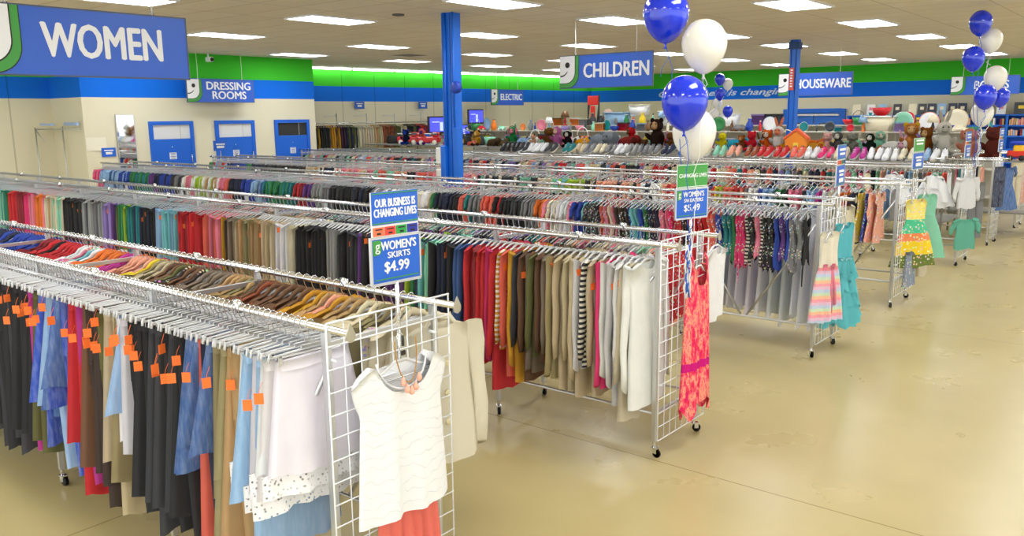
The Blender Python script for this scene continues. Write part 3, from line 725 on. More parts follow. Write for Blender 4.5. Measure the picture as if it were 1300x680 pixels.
R3N="-20.87 pink|-16.54 pink,hot pink|-16.02 light blue,denim blue|-15.40 royal blue,light blue|-14.90 teal,green|-14.19 purple|-14.00 royal blue,navy|-13.45 charcoal,grey|-13.10 cream,pink,lime,white|-12.38 lime,white,tan|-11.99 pink,coral|-11.72 navy,black|-11.40 royal blue|-11.13 light blue,denim blue|-10.78 teal,green,lime|-10.43 teal,green|-10.09 dark red,red|-9.83 purple,plum|-9.67 grey,heather grey|-9.23 black,black,charcoal|-8.75 navy,black|-8.42 grey,white|-7.62 white,cream|-7.28 green,charcoal,navy|-7.02 navy,black|-6.82 orange,coral|-6.71 teal,green,grey|-6.46 dark red,coral|-6.24 red,black|-6.07 charcoal,black,green|-5.89 grey,charcoal|-5.66 orange,red|-5.55 white,cream:print,pink:print|-5.18 royal blue,aqua|-5.00 charcoal:print,coral|-4.85 cream:print,pink|-4.73 black,dark brown|-4.59 white,royal blue|-4.52 aqua,royal blue|-4.38 green:print,teal|-4.30 plum,navy|-4.18 hot pink:print,pink|-4.05 red,black:print|-3.90 black:print,red|-3.68 coral,coral|-3.58 royal blue|-3.51 teal,teal|-3.43 green,mint|-3.37 hot pink,hot pink|-3.28 black:print,black:stripe|-3.18 pink:print,black:stripe|-3.08 black:print,hot pink:print|-2.97 purple,royal blue,pink|-2.85 grey:print,black|-2.74 black,teal|-2.67 cream,mint|-2.60 navy,cream"
R4N="-27.98 green|-16.43 light blue,orange,red|-15.91 royal blue,navy|-15.19 green,navy|-14.64 black,charcoal|-14.11 dark brown,black|-13.23 tan,beige|-12.87 navy,cream|-12.40 peach,cream,pink|-11.31 coral,mint|-10.80 cream,peach|-10.41 black,charcoal|-10.22 pink,coral|-9.58 peach,pink|-8.88 charcoal,cream,mint|-7.33 aqua,lime,cream|-6.77 cream,charcoal,peach|-5.86 navy,white|-5.62 peach,cream|-5.44 coral,red|-4.95 navy,lavender|-4.86 red,red|-4.76 yellow,lime|-4.67 coral,coral,red|-4.35 white,grey|-4.21 light blue,royal blue|-4.00 green,charcoal|-3.88 pink,charcoal,cream|-3.59 red,light blue|-3.48 magenta,white|-3.36 white,cream|-3.21 red,orange|-3.11 navy,aqua|-3.05 lime,purple|-2.99 khaki,yellow|-2.93 royal blue:print,navy:print|-2.86 peach:print,peach|-2.77 red:print,coral|-2.70 pink:print,pink|-2.60 pink:print,coral:print|-2.50 peach:print,orange:print|-2.42 yellow:print,mint|-2.31 mint"

def pick(*a): return a[rng.randrange(len(a))]
def ch_r1n(x, c, pat):
    if pat == 'denim': return 'denim_skirt', 'denim', 0
    if c == 'white' and x > -3.2: return 'white_skirt', 'plain', 0
    if 'blue' in c: return pick('denim_skirt', 'skirt', 'trousers'), 'denim', 0
    if c in ('black', 'charcoal'): return pick('long_skirt', 'trousers', 'long_skirt', 'skirt'), 'plain', 0
    return pick('skirt', 'long_skirt', 'trousers'), pat or 'plain', 0
fill('R1N', R1N, 2.01, -2.70, -7.2, .040, ch_r1n, HANG_CLIP, tags=.62, tilt=3.5)
fill('R1F', R1F, 2.61, -2.74, -8.8, .058, lambda x, c, p: ('jacket', p or 'plain', 0), HANG_TOP, tags=.15)
fill('R2N', R2N, 4.65, -2.67, -15.2, .052, lambda x, c, p: ('sweater', p or pick('knit', 'knit', 'plain'), 0), HANG_TOP, tags=.4)
PASTEL = 'white cream cream pink peach mint light+blue heather+grey coral lavender navy beige red black charcoal teal'.split()
pastel = lambda x: PASTEL[rng.randrange(len(PASTEL))].replace('+', ' ')
fill('R2F', None, 5.22, -2.8, -15.2, .062, lambda x, c, p: ('blouse', pick('plain', 'print'), 0), HANG_TOP, parts=False, colour=pastel)
def ch_r3n(x, c, p):
    if x > -4.9: return 'swimsuit', p or pick('plain', 'print'), 0
    return 't_shirt', p or 'plain', 0
fill('R3N', R3N, 7.57, -2.70, -16.3, .050, ch_r3n, HANG_TOP, tags=0)
def ch_r3f(x, c, p):
    if x > -4.6: return 'petticoat', 'tulle', 0
    return 'blouse', 'plain', 0
def col_r3f(x):
    if x > -4.6: return 'white'
    return pastel(x)
fill('R3F', None, 8.13, -2.75, -9.0, .105, ch_r3f, HANG_TOP, parts=True, colour=col_r3f)
fill('R3F', None, 8.13, -9.06, -16.2, .075, lambda x, c, p: ('child_shirt', 'plain', 0), HANG_KID, parts=False, colour=pastel) if 0 else None
def ch_r4n(x, c, p):
    if x > -4.0: return 'childrens_dress', p or pick('plain', 'print'), 0
    return 'child_shirt', p or 'plain', 0
fill('R4N', R4N, 10.12, -2.78, -16.6, .066, ch_r4n, HANG_KID)
fill('R4F', None, 10.75, -2.8, -8.0, .09, lambda x, c, p: ('child_shirt', 'plain', 0), HANG_KID, parts=False, colour=pastel)
fill('R5N', None, 13.45, -3.9, -17.9, .10, lambda x, c, p: ('infant_outfit', 'plain', 0), HANG_KID, parts=False, colour=pastel)
fill('R6N', None, 15.8, -2.75, -3.2, .08, lambda x, c, p: ('infant_outfit', 'plain', 0), HANG_KID, parts=False, colour=pastel)
# the remaining clothes on the far rails: stuff
rest = MB(); rest_m = [mat('cloth_' + c.replace(' ', '_'), PAL[c], .9, spec=.1) for c in ('white', 'cream', 'pink', 'peach', 'mint', 'light blue', 'heather grey', 'coral', 'navy', 'charcoal')]
src = sheet(lambda t: .14, shoulder(.14, -.1, .04), -.45, .016, .006, 3, nU=5, nT=3, neck=(.4, .04))
def rest_row(y, x0, x1, pitch):
    x = x0
    while x > x1:
        rest.cm = rng.randrange(len(rest_m)); a = R(rng.gauss(0, 3)); c_, s_ = math.cos(a), math.sin(a)
        rest.add([(x + p * c_ - q * s_, y + p * s_ + q * c_, RZ + z) for p, q, z in src.v], src.f)
        rest_hanger(x, y, a, HANG_KID); x -= pitch * rng.uniform(.85, 1.15)
rest_row(8.13, -9.1, -16.2, .07); rest_row(10.75, -8.1, -16.5, .07); rest_row(14.1, -2.9, -17.9, .07); rest_row(16.35, -2.9, -3.25, .08)
tag(rest.build('hanging_clothes', rest_m, None, True), "small children's clothes crowded on the back rails of the far racks", 'clothes', kind='stuff')
tag(REST_H.build('clothes_hangers', CLEAR, None, True), 'clear hangers crowded along the farther rails', 'hangers', kind='stuff')

# ================================================================== END DISPLAYS
def special(name, color=(1, 1, 1)):
    m = mat(name, rough=.85, spec=.15); nt, N, L, P = nodes(m); return m, nt, N, L, P
m, nt, N, L, P = special('tie_dye'); v = texco(nt, scale=(1, 1, .45))
c = ramp(nt, noise(nt, v, 26, 4, .7), [(.3, hx('d81f78')), (.42, hx('ea2f52')), (.5, hx('f4667a')), (.57, hx('f7b088')), (.63, hx('e83068')), (.72, hx('f3d2c4'))])
t_ = N.new('ShaderNodeTexCoord'); sp = N.new('ShaderNodeSeparateXYZ'); L.new(t_.outputs['Object'], sp.inputs[0])
mr = N.new('ShaderNodeMapRange'); mr.inputs['From Min'].default_value = -1.2; mr.inputs['From Max'].default_value = 0; L.new(sp.outputs['Z'], mr.inputs['Value'])
band = ramp(nt, mr.outputs[0], [(0, (0, 0, 0)), (.34, (1, 1, 1)), (.39, (0, 0, 0))], 'CONSTANT')
L.new(mixc(nt, c, hx('cf1c7e'), band), P.inputs['Base Color']); FAB['tie_dye'] = m
m, nt, N, L, P = special('lace_wave'); v = texco(nt)
w1 = wave(nt, v, 3.4, 'Z', 0); n0 = N.new('ShaderNodeTexWave'); n0.bands_direction = 'Z'; n0.inputs['Scale'].default_value = 3.2; n0.inputs['Distortion'].default_value = 5; n0.inputs['Detail Scale'].default_value = 2.2; L.new(v, n0.inputs['Vector'])
P.inputs['Base Color'].default_value = (*hx('f7f8fb'), 1); f_ = ramp(nt, n0.outputs['Fac'], [(.42, (0, 0, 0)), (.5, (1, 1, 1)), (.58, (0, 0, 0))])
L.new(mixc(nt, hx('eff1f4'), hx('e3e5ea'), f_), P.inputs['Base Color']); bump(nt, f_, .5, .004); FAB['lace_wave'] = m
m, nt, N, L, P = special('pastel_stripe'); v = texco(nt)
w = N.new('ShaderNodeSeparateXYZ'); L.new(v, w.inputs[0]); mo = N.new('ShaderNodeMath'); mo.operation = 'FRACT'; mu = N.new('ShaderNodeMath'); mu.operation = 'MULTIPLY'; mu.inputs[1].default_value = 7; L.new(w.outputs['Z'], mu.inputs[0]); L.new(mu.outputs[0], mo.inputs[0])
L.new(ramp(nt, mo.outputs[0], [(0, hx('f6a6b4')), (.2, hx('f8c6a2')), (.4, hx('cfe3c4')), (.6, hx('c4d3ea')), (.8, hx('e9c3dc'))], 'CONSTANT'), P.inputs['Base Color']); FAB['pastel_stripe'] = m
m, nt, N, L, P = special('tiered_floral'); v = texco(nt)
sp = N.new('ShaderNodeSeparateXYZ'); L.new(v, sp.inputs[0]); mr = N.new('ShaderNodeMapRange'); mr.inputs['From Min'].default_value = -.85; mr.inputs['From Max'].default_value = -.1; L.new(sp.outputs['Z'], mr.inputs['Value'])
base = ramp(nt, mr.outputs[0], [(0, hx('6b7a3a')), (.1, hx('f1cf2c')), (.32, hx('f08a5a')), (.44, hx('52c69a')), (.66, hx('f2e07a'))], 'CONSTANT')
L.new(mixc(nt, base, mixc(nt, voronoi(nt, v, 30), (1, .9, .5), .5), ramp(nt, voronoi(nt, v, 30, 'Distance'), [(.25, (1, 1, 1)), (.4, (0, 0, 0))])), P.inputs['Base Color']); FAB['tiered_floral'] = m

def free(name, mb, fab, color, loc, label, cat, parts=(), rz=0, group=None):
    o = link(name, mb.mesh(name), None, loc, (0, 0, rz), color); dress_up(o, o.data, fab); tag(o, label, cat, group)
    for nm, pm, f, c in parts:
        me = pm.mesh(nm); ch = link(nm, me, o, color=c)
        if isinstance(f, str): dress_up(ch, me, f)
        else: me.materials.append(f)
    return o
def lone_hanger(x, y, z, label, me=None, rz=0, clip=False):
    o = link('clothes_hanger', me or HANG_TOP, None, (x, y, z), (0, 0, rz)); tag(o, label, 'hanger'); link('hook', HOOKM, o)
    if clip:
        for s in (-1, 1): link('clip', CLIPM, o, (0, s * .15, 0))
    return o
WH = PAL['white']
# the white top over the coral skirt
top = sheet(lambda t: .272 - .04 * min(1, t / .2) ** 1.5 + .04 * max(0, t - .2), lambda u: -.055 - .02 * abs(u) - .085 * abs(u) ** 3, -.76, .034, .009, 11, nU=26, nT=22, neck=(.56, .16), k=3.4, hem=.008)
trim = MB(); trim.tube([(.03 * math.cos(a * .9), .143 * math.sin(a), -.06 - .145 * math.cos(a)) for a in [R(q) for q in range(-84, 85, 12)]], .005, 6)
free('blouse', top, 'lace_wave', WH, (-2.515, 2.325, 1.33), 'white cap-sleeved blouse hung on the wire end grid of the skirt rack', 'top', [('neck_trim', trim, 'plain', WH)])
lone_hanger(-2.515, 2.325, 1.335, 'clear hanger with black size clip inside the white cap-sleeved blouse')
b = MB(); b.box((.008, 0, 0), (.008, .024, .02), bev=.002); b.tube([(.008, 0, .03), (.009, 0, .06), (.008, .0, .075)], .006, 6)
o = b.build('size_clip', BLACKPL, COL.objects[-2] if 0 else None, True, (-2.505, 2.325, 1.275)); tag(o, 'small black size clip on the hanger neck above the necklace', 'size clip')
nk = MB(); nk.tube([(.05 - .02 * abs(a) / 1.5, .055 * math.sin(a) * 1.1, -.06 - .155 * math.cos(a) + .03) for a in [R(q) for q in range(-100, 101, 10)]], .0028, 5)
bd = []
for i, a in enumerate((-44, -22, 0, 22, 44)):
    g = MB(); g.lathe([(.001, .02), (.006, .014), (.013, -.004), (.011, -.016), (.001, -.022)], 10, (.058, .06 * math.sin(R(a)) * 1.1, -.06 - .17 * math.cos(R(a)) + .012)); bd.append(('bead', g, mat('peach_bead', hx('f3b49e'), .3, coat=.4), None))
free('necklace', nk, 'plain', hx('c9963f'), (-2.51, 2.325, 1.34), 'gold chain necklace with peach drop beads over the white cap-sleeved blouse', 'necklace', bd)
MATS['gold'] = mat('gold', hx('c9963f'), .25, 1.0)
sk = sheet(lambda t: .165 + .06 * t, lambda u: -.1, -.78, .012 , .024, 4, nU=30, nT=10, k=6, hem=.012)
free('skirt', sk, 'plain', hx('ff7f6e'), (-2.535, 2.36, .80), 'coral pleated skirt hanging below the white cap-sleeved blouse', 'skirt', [('waistband', sheet(lambda t: .172, lambda u: -.095, -.14, .015, .002, 4, nU=14, nT=1, hem=0), 'plain', hx('f0705f'))])
lone_hanger(-2.53, 2.36, .80, 'clear clip hanger holding the coral pleated skirt', HANG_CLIP, 0, True)
# cream jacket whose sleeve sticks out past the grid
jk = mk_blazer(71)
lib('big_jacket', [jk])
o = add_garment('big_jacket', 0, hx('faf3dc'), 'knit', (-2.62, 2.66, 1.42), R(-6), 'cream wool jacket at the aisle end of the skirt rack, sleeve sticking out', 'jacket', None, 'jacket', sc=1.03)
b = MB()
for z in (-.28, -.42, -.56): b.lathe([(.001, .006), (.014, .005), (.016, 0), (.014, -.002)], 10, (0, 0, 0)); b.v[-40:] = [(.036 + zz, y + .02, z + x) for x, y, zz in b.v[-40:]]
b.build('buttons', mat('button_cream', hx('e6d9b0'), .4), o, True)
# patterned dress on the sweater rack
dr = sheet(lambda t: (.13 + .04 * math.sin(min(1, t * 3) * PI / 2)) if t < .3 else .17 + .06 * (t - .3), lambda u: -.07 - .02 * abs(u), -1.06, .03, .017, 21, nU=24, nT=20, neck=(.66, .15), k=6, hem=.05)
st = [MB(), MB()]
for s in (-1, 1): st[s > 0].tube([(.012, s * .105, -.13), (.012, s * .1, -.05), (0, s * .095, -.02), (-.012, s * .1, -.06)], .012, 6, rx=.4)
free('dress', dr, 'tie_dye', WH, (-2.50, 5.02, 1.34), 'pink and orange patterned sleeveless dress on the wire grid of the sweater rack', 'dress', [('shoulder_strap', q, 'tie_dye', WH) for q in st])
lone_hanger(-2.50, 5.02, 1.345, 'clear hanger inside the pink and orange patterned dress', HANG_KID)
add_garment('blouse', 1, PAL['white'], 'plain', (-2.56, 5.42, RZ), R(6), 'white sleeveless top at the aisle end of the sweater rack, beyond the grid', 'top', None)
lone_hanger(-2.56, 5.40, RZ, 'clear hanger holding the white sleeveless top beyond the patterned dress')
# swimsuit rack: two girls' dresses
d1 = sheet(lambda t: .115 - .015 * math.sin(t * PI), shoulder(.115, -.06, .03), -.40, .02, .006, 31, nU=14, nT=6, neck=(.5, .07), hem=0)
s1 = sheet(lambda t: .105 + .10 * t ** .7, lambda u: -.39, -.90, .035, .02, 32, nU=20, nT=8, k=5, hem=.01)
sh1 = sheet(lambda t: .112, lambda u: -.37, -.42, .028, .004, 33, nU=12, nT=1, hem=0)
rb = MB(); rb.box((.045, .01, -.4), (.02, .05, .045), bev=.008); rb.tube([(.045, .01, -.4), (.06, .0, -.6), (.055, .01, -.82)], [.01, .014, .016], 6, rx=.4); rb.tube([(.045, .01, -.4), (.05, .05, -.6), (.05, .06, -.75)], [.01, .014, .016], 6, rx=.4)
free('childrens_dress', d1, 'plain', hx('f6efdc'), (-2.50, 7.60, 1.26), "child's dress with cream bodice, pink sash and pastel striped skirt on the end grid", 'dress', [('striped_skirt', s1, 'pastel_stripe', WH), ('pink_sash', sh1, 'plain', hx('f58aa4')), ('sash_bow', rb, 'plain', hx('f58aa4'))], rz=R(-28))
lone_hanger(-2.50, 7.60, 1.265, 'clear hanger inside the dress with pastel striped skirt', HANG_KID)
d2 = sheet(lambda t: .13 - .02 * math.sin(t * PI), shoulder(.13, -.06, .03), -.5, .02, .006, 41, nU=14, nT=6, neck=(.5, .07), hem=0)
tiers = [('ruffle_tier', sheet(lambda t, k=k: .13 + .03 * k + .08 * t, lambda u, k=k: -.40 - .15 * k, -.60 - .15 * k, .035 + .006 * k, .03, 50 + k, nU=24, nT=4, k=5, hem=.035), 'plain', hx('62cbd6')) for k in range(4)]
fl = MB()
for k in range(5): fl.ball((.035, -.06 + .03 * k, -.42 + .01 * (k % 2)), .014, 7, 5)
free('childrens_dress', d2, 'plain', hx('5cc6d4'), (-2.49, 7.98, 1.3), "aqua ruffled child's dress on the end grid of the swimsuit rack", 'dress', [*tiers, ('flower_trim', fl, 'plain', hx('9fe0e6'))], rz=R(-22))
lone_hanger(-2.49, 7.98, 1.305, 'clear hanger inside the aqua ruffled dress', HANG_KID)
add_garment('sweater', 2, PAL['cream'], 'knit', (-2.60, 8.32, RZ), R(-6), "cream child's cardigan hanging behind the aqua ruffled dress", 'cardigan', None, 'cardigan', sc=.8)
# dress rack
d3 = mk_dress(171, hw=.15, L=.78, fl=.2, sl=0, waist=.33); lib('tiered', [d3])
add_garment('tiered', 0, hx('f0cf3a'), 'tiered_floral', (-2.47, 10.45, 1.36), R(-35), "yellow and green tiered child's dress on the end grid of the dress rack", 'dress', None, 'childrens_dress')
lone_hanger(-2.49, 10.42, 1.365, 'clear hanger inside the yellow and green tiered dress', HANG_KID)
add_garment('tiered', 0, PAL['mint'], 'plain', (-2.47, 10.95, 1.38), R(-35), "mint green child's dress beside the yellow and green tiered dress", 'dress', None, 'childrens_dress')
lone_hanger(-2.47, 10.85, 1.385, 'clear hanger inside the mint green dress', HANG_KID)
free('skirt', sheet(lambda t: .13 + .05 * t, lambda u: -.1, -.5, .03, .014, 61, nU=16, nT=6, k=5), 'print', hx('8f9aad'), (-2.50, 10.45, .72), 'grey patterned skirt low on the end grid of the dress rack', 'skirt', [('waistband', sheet(lambda t: .132, lambda u: -.095, -.13, .032, .002, 4, nU=10, nT=1, hem=0), 'plain', hx('6f7a90'))])
free('cardigan', sheet(lambda t: .14 + .02 * t, shoulder(.14), -.62, .03, .008, 62, nU=14, nT=6, neck=(.4, .05)), 'knit', PAL['cream'], (-2.48, 10.95, .88), "cream child's cardigan low on the end grid of the dress rack", 'cardigan', [('sleeve', sleeve(s, .132, -.12, .36, seed=s), 'knit', PAL['cream']) for s in (-1, 1)])
# fifth rack: fluffy white tops, teal hoodie, grey trousers
for x, y, lab, col, sc in ((-3.5, 13.4, 'fluffy white tulle top, outermost from the aisle of two on the fifth rack', 'white', 1.5), (-2.95, 13.4, 'fluffy white tulle top beside the white cardigan of the fifth rack', 'white', 1.35)):
    g = sheet(lambda t: .14 + .18 * t, shoulder(.13), -.5, .09, .03, int(-x * 10), nU=20, nT=8, neck=(.4, .05), k=6, hem=.02)
    free('tulle_top', g, 'plain', PAL['white'], (x, y, RZ), lab, 'top', [('ruffle', sheet(lambda t: .2 + .15 * t, lambda u: -.3, -.56, .11, .035, int(-x * 7), nU=20, nT=4, k=7, hem=.02), 'tulle', WH)], rz=R(70))
    lone_hanger(x, y, RZ, 'clear hanger inside the fluffy white top' + (' farther from the aisle' if x < -3.2 else ' nearer the aisle'), HANG_KID, R(70))
add_garment('child_shirt', 2, PAL['white'], 'knit', (-2.50, 13.35, RZ), R(-35), 'white cardigan on the end of the fifth rack', 'cardigan', None, 'cardigan', sc=1.15)
add_garment('child_shirt', 3, hx('6fcab0'), 'knit', (-2.48, 13.35, .86), R(-35), 'mint hooded jacket hanging low on the end grid of the fifth rack', 'jacket', None, 'jacket', sc=1.3)
add_garment('trousers', 1, PAL['grey'], 'plain', (-2.48, 13.95, 1.3), R(-30), 'grey trousers with pink cuffs at the end of the fifth rack', 'trousers', None, sc=.85)
for k, (nm, kd, x, y, z, c, fb, lab, ct) in enumerate([
    ('overalls', 'trousers', -2.50, 15.85, 1.42, 'navy', 'denim', 'dark denim overalls at the end of the sixth rack', 'overalls'),
    ('childrens_dress', 'childrens_dress', -2.45, 16.3, 1.42, 'denim blue', 'denim', "blue denim child's dress with flared skirt at the end of the sixth rack", 'dress'),
    ('trousers', 'trousers', -2.62, 18.3, 1.42, 'cream', 'plain', 'cream trousers beside the peach trousers on the seventh rack', 'trousers'),
    ('trousers', 'trousers', -2.62, 18.75, 1.44, 'peach', 'plain', 'peach trousers on the end of the seventh rack', 'trousers'),
    ('trousers', 'trousers', -2.62, 19.2, 1.44, 'navy', 'denim', 'dark blue jeans on the end of the seventh rack', 'trousers')]):
    add_garment(kd, k, PAL[c], fb, (x, y, z), R(-25), lab, ct, None, nm, sc=(.78, 1.2, .95, 1.0, .9)[k])
rack('R7', 18.45, 19.1, -5.4, 'seventh chrome double clothes rack with peach trousers at its end', brace=False)
# folded stroller seen below the white tops
t = thing('folding_stroller', 'dark folding stroller frame standing below the fluffy white tops', 'stroller', (-3.45, 14.9, 0), R(20))
b = MB()
b.tube([(-.25, 0, .08), (.25, 0, .75)], .014, 6); b.tube([(.25, 0, .08), (-.25, 0, .75)], .014, 6); b.tube([(-.25, .35, .08), (.25, .35, .75)], .014, 6); b.tube([(.25, .35, .08), (-.25, .35, .75)], .014, 6)
b.tube([(.25, 0, .75), (.25, .35, .75)], .014, 6); b.tube([(-.25, 0, .75), (-.25, .35, .75)], .014, 6); b.build('frame', STEEL, t, True)
b = MB(); b.lathe([(.2, 0), (.24, .02), (.27, .2), (.25, .2), (.22, .04), (.18, .03)], 14, (0, .17, .3), (1, .7)); b.build('basket', mat('basket_cream', hx('b8a888'), .8), t, True)
for sx in (-.25, .25):
    for sy in (0, .35):
        b = MB(); b.lathe([(.02, -.012), (.06, -.012), (.065, 0), (.06, .012), (.02, .012)], 14); b.build('wheel', RUBBER, t, True, (sx, sy, .065), (PI / 2, 0, 0))

# ================================================================== PRICE SIGNS
SRED = mat('tag_red', hx('ef4a3a'), .6); SORANGE = mat('tag_salmon', hx('f47a52'), .6); SGRN = mat('tag_green', hx('2aa44a'), .6); SPUR = mat('tag_indigo', hx('2f36a8'), .6)
def price_sign(label, y, rot, W=.265, top=None, bottom=None, green=False, band=True, x=-2.585, pole0=.55, z0=1.56, Hh=.385):
    t = thing('price_sign', label, 'price sign', (x, y, 0), PI / 2 + rot, 'price signs on the racks')
    b = MB(); b.tube([(0, 0, pole0), (0, 0, z0)], .009, 8); b.build('pole', CHROME, t, True)
    b = MB()
    for s in (-1, 1): b.box((s * W / 2, 0, z0 + .1), (.009, .012, .2))
    b.box((0, 0, z0), (W, .012, .012)); b.box((0, 0, z0 + .195), (W, .012, .009)); b.build('frame', STEEL, t)
    b = MB(); b.box((0, -.002, z0 + .098), (W - .01, .004, .186)); lo = b.build('price_board', SBLUE2, t)
    b = MB(); b.box((0, -.002, z0 + .2 + (Hh - .2) / 2), (W - .012, .005, Hh - .2)); up = b.build('upper_board', SWHITE, t)
    h1 = z0 + .25 if band else z0 + .205
    b = MB(); b.box((0, -.006, (h1 + z0 + Hh) / 2), (W - .018, .004, z0 + Hh - h1)); ub = b.build('upper_panel', SGREEN if green else SBLUE2, up)
    b = MB()
    for z in (z0 + Hh - .006, h1 + .006): b.box((0, -.009, z), (W - .02, .003, .004))
    b.build('green_line', SWHITE if green else SGREEN, up)
    b = MB()
    for z in (z0 + .02, ): b.box((0, -.006, z), (W - .03, .003, .004))
    b.build('green_line', SGREEN, lo)
    if band:
        for k, mm in enumerate((SORANGE, SRED, SGRN, SPUR)):
            b = MB(); b.box(((k - 1.5) * (W - .02) / 4, -.006, z0 + .222), ((W - .02) / 4 - .004, .003, .036)); q = b.build('colour_tag', mm, up)
            b = MB(); b.box(((k - 1.5) * (W - .02) / 4, -.0085, z0 + .231), ((W - .02) / 7, .002, .005)); b.box(((k - 1.5) * (W - .02) / 4, -.0085, z0 + .214), ((W - .02) / 12, .002, .008)); q2 = b.build('tag_print', INK, up)
    if top: 
        n = top.count('\n') + 1
        lettering(top, .048 if n == 2 else .036, up, (0, -.009, (h1 + z0 + Hh) / 2), SWHITE, width=W * .86, ext=.0008)
    if bottom:
        for body, size, z, wd in bottom: lettering(body, size, lo, (W * .05 if z > .1 else 0, -.006, z0 + z), SWHITE, width=wd * W, ext=.0008)
        lg = [(-W / 2 + .008, z0 + .186), (-W / 2 + .05, z0 + .186), (-W / 2 + .05, z0 + .145), *arc(-W / 2 + .03, z0 + .145, .02, 0, -90, 5), (-W / 2 + .008, z0 + .125)]
        b = MB(); b.prism(lg, 'y', .002, -.008); b.build('logo_green', SGREEN, lo)
        lettering('g', .058, lo, (-W / 2 + .028, -.012, z0 + .162), SWHITE, bold=.002, ext=.0008)
    if not top and not bottom:     # too far to read: rows of white print
        b = MB()
        for z, w_, h_ in ((.34, .7, .022), (.3, .6, .022), (.14, .6, .022), (.105, .45, .02), (.055, .5, .04)): b.box((0, -.011, z0 + z), (W * w_, .002, h_))
        b.build('white_print', SWHITE, up)
    return t
price_sign("blue WOMEN'S SKIRTS price sign on a pole at the end of the skirt rack", 2.385, R(-3), top='OUR BUSINESS IS\nCHANGING LIVES', bottom=[("WOMEN'S", .052, .158, .72), ('SKIRTS', .036, .118, .46), ('$4.99', .062, .068, .5)])
price_sign("green and blue WOMEN'S SWEATERS price sign among the balloon ribbons", 5.06, R(-16), W=.3, green=True, band=False, top='CHANGING LIVES', bottom=[("WOMEN'S", .05, .158, .66), ('SWEATERS', .034, .118, .6), ('$5.49', .06, .068, .5)], Hh=.36)
price_sign('tilted blue price sign on a pole at the end of the swimsuit rack', 8.05, R(4), W=.3)
price_sign("green and blue price sign at the end of the children's dress rack", 10.85, R(-5), W=.36, green=True, band=False, Hh=.37)
price_sign('blue price sign beside the balloon column at the end of the fifth rack', 13.6, R(0), W=.36)
price_sign('blue price sign at the end of the sixth rack with denim clothes', 16.2, R(0), W=.36)
price_sign('blue price sign at the end of the seventh rack with peach trousers', 18.9, R(0), W=.36)
t = thing('price_sign', 'small blue framed sign on a thin stand before the middle blue door', 'price sign', (-16.75, 10.35, 0), PI / 2)
b = MB(); b.tube([(0, 0, 0.02), (0, 0, 1.55)], .012, 6); b.lathe([(.01, 0), (.18, 0), (.17, .02), (.01, .03)], 16); b.build('pole', STEEL, t, True)
b = MB(); b.box((0, 0, 1.66), (.32, .02, .22)); b.build('board', SBLUE2, t)
b = MB(); b.box((0, -.013, 1.69), (.22, .003, .03)); b.box((0, -.013, 1.63), (.18, .003, .05)); b.build('white_print', SWHITE, t)

# ================================================================== BALLOONS
def balloon(x, y, z, r, m, label, group, knot_to=None):
    t = thing('balloon', label, 'balloon', (x, y, z), rng.uniform(0, 6), group)
    pf = []
    for i in range(15):
        a = PI * i / 14; rr = math.sin(a); zz = -math.cos(a)
        if zz < 0: rr *= 1 - .16 * zz * zz; zz *= 1.32
        pf.append((max(.001, r * rr), r * zz * 1.04))
    b = MB(); b.lathe(pf, 28); b.build('balloon_skin', m, t, True)
    b = MB(); b.lathe([(.004, -.03), (.013, -.03), (.006, -.012), (.01, .004), (.004, .01)], 10, (0, 0, -r * 1.37)); b.build('knot', m, t, True)
    return Vector((x, y, z - r * 1.38))
RIBW = mat('ribbon_white', (.85, .85, .87), .4); RIBB = mat('ribbon_blue', hx('2a62c8'), .4)
def ribbons(pts, anchor, label, wob=.02, r=.0028):
    t = thing('balloon_ribbons', label, 'ribbons', anchor)
    for i, p in enumerate(pts):
        a = Vector((0, 0, 0)); e = p - Vector(anchor); b = MB(); n = 9; q = random.Random(i)
        pp = [a.lerp(e, k / n) + Vector((q.uniform(-wob, wob), q.uniform(-wob, wob), 0)) * (0 < k < n) for k in range(n + 1)]
        b.tube(pp, r, 4); b.build('ribbon', RIBB if i % 2 == 0 else RIBW, t, True)
        b = MB(); l = q.uniform(.15, .34)
        b.tube([e, e + Vector((.02, .02, -l * .4)), e + Vector((-.04, .03, -l * .7)), e + Vector((-.02 + .05 * (i % 2), -.02, -l))], r * .8, 4); b.build('ribbon_tail', RIBB if i % 2 == 0 else RIBW, t, True)
    return t
G1 = 'balloons above the sweater rack'
k1 = [balloon(-2.80, 5.05, 2.905, .150, BLUEB, 'blue balloon at the top of the cluster above the sweater rack', G1),
      balloon(-2.52, 5.05, 2.69, .143, WHITEB, 'white balloon just below the topmost blue balloon by the children sign', G1),
      balloon(-2.58, 4.92, 2.335, .148, BLUEB, 'large blue balloon in the middle of the cluster over the sweaters sign', G1),
      balloon(-2.64, 5.18, 2.13, .146, WHITEB, 'white balloon lowest of its cluster, just above the green sweaters sign', G1)]
ribbons(k1, (-2.56, 5.04, 1.35), 'blue and white ribbons tying the balloons to the sweater rack')
t = thing('ribbon_bundle', 'bunched blue and white ribbon hanging beside the pink patterned dress', 'ribbon', (-2.50, 4.84, 1.05))
for k in range(5):
    b = MB(); b.tube([(.004 * k, .02 * math.sin(k * 2 + z * 9) + .008 * k, .36 - z * .07) for z in range(6)], .006, 5); b.build('ribbon', RIBB if k % 2 else RIBW, t, True)
G2 = 'balloons in the column at the end of the fifth rack'
k2 = []
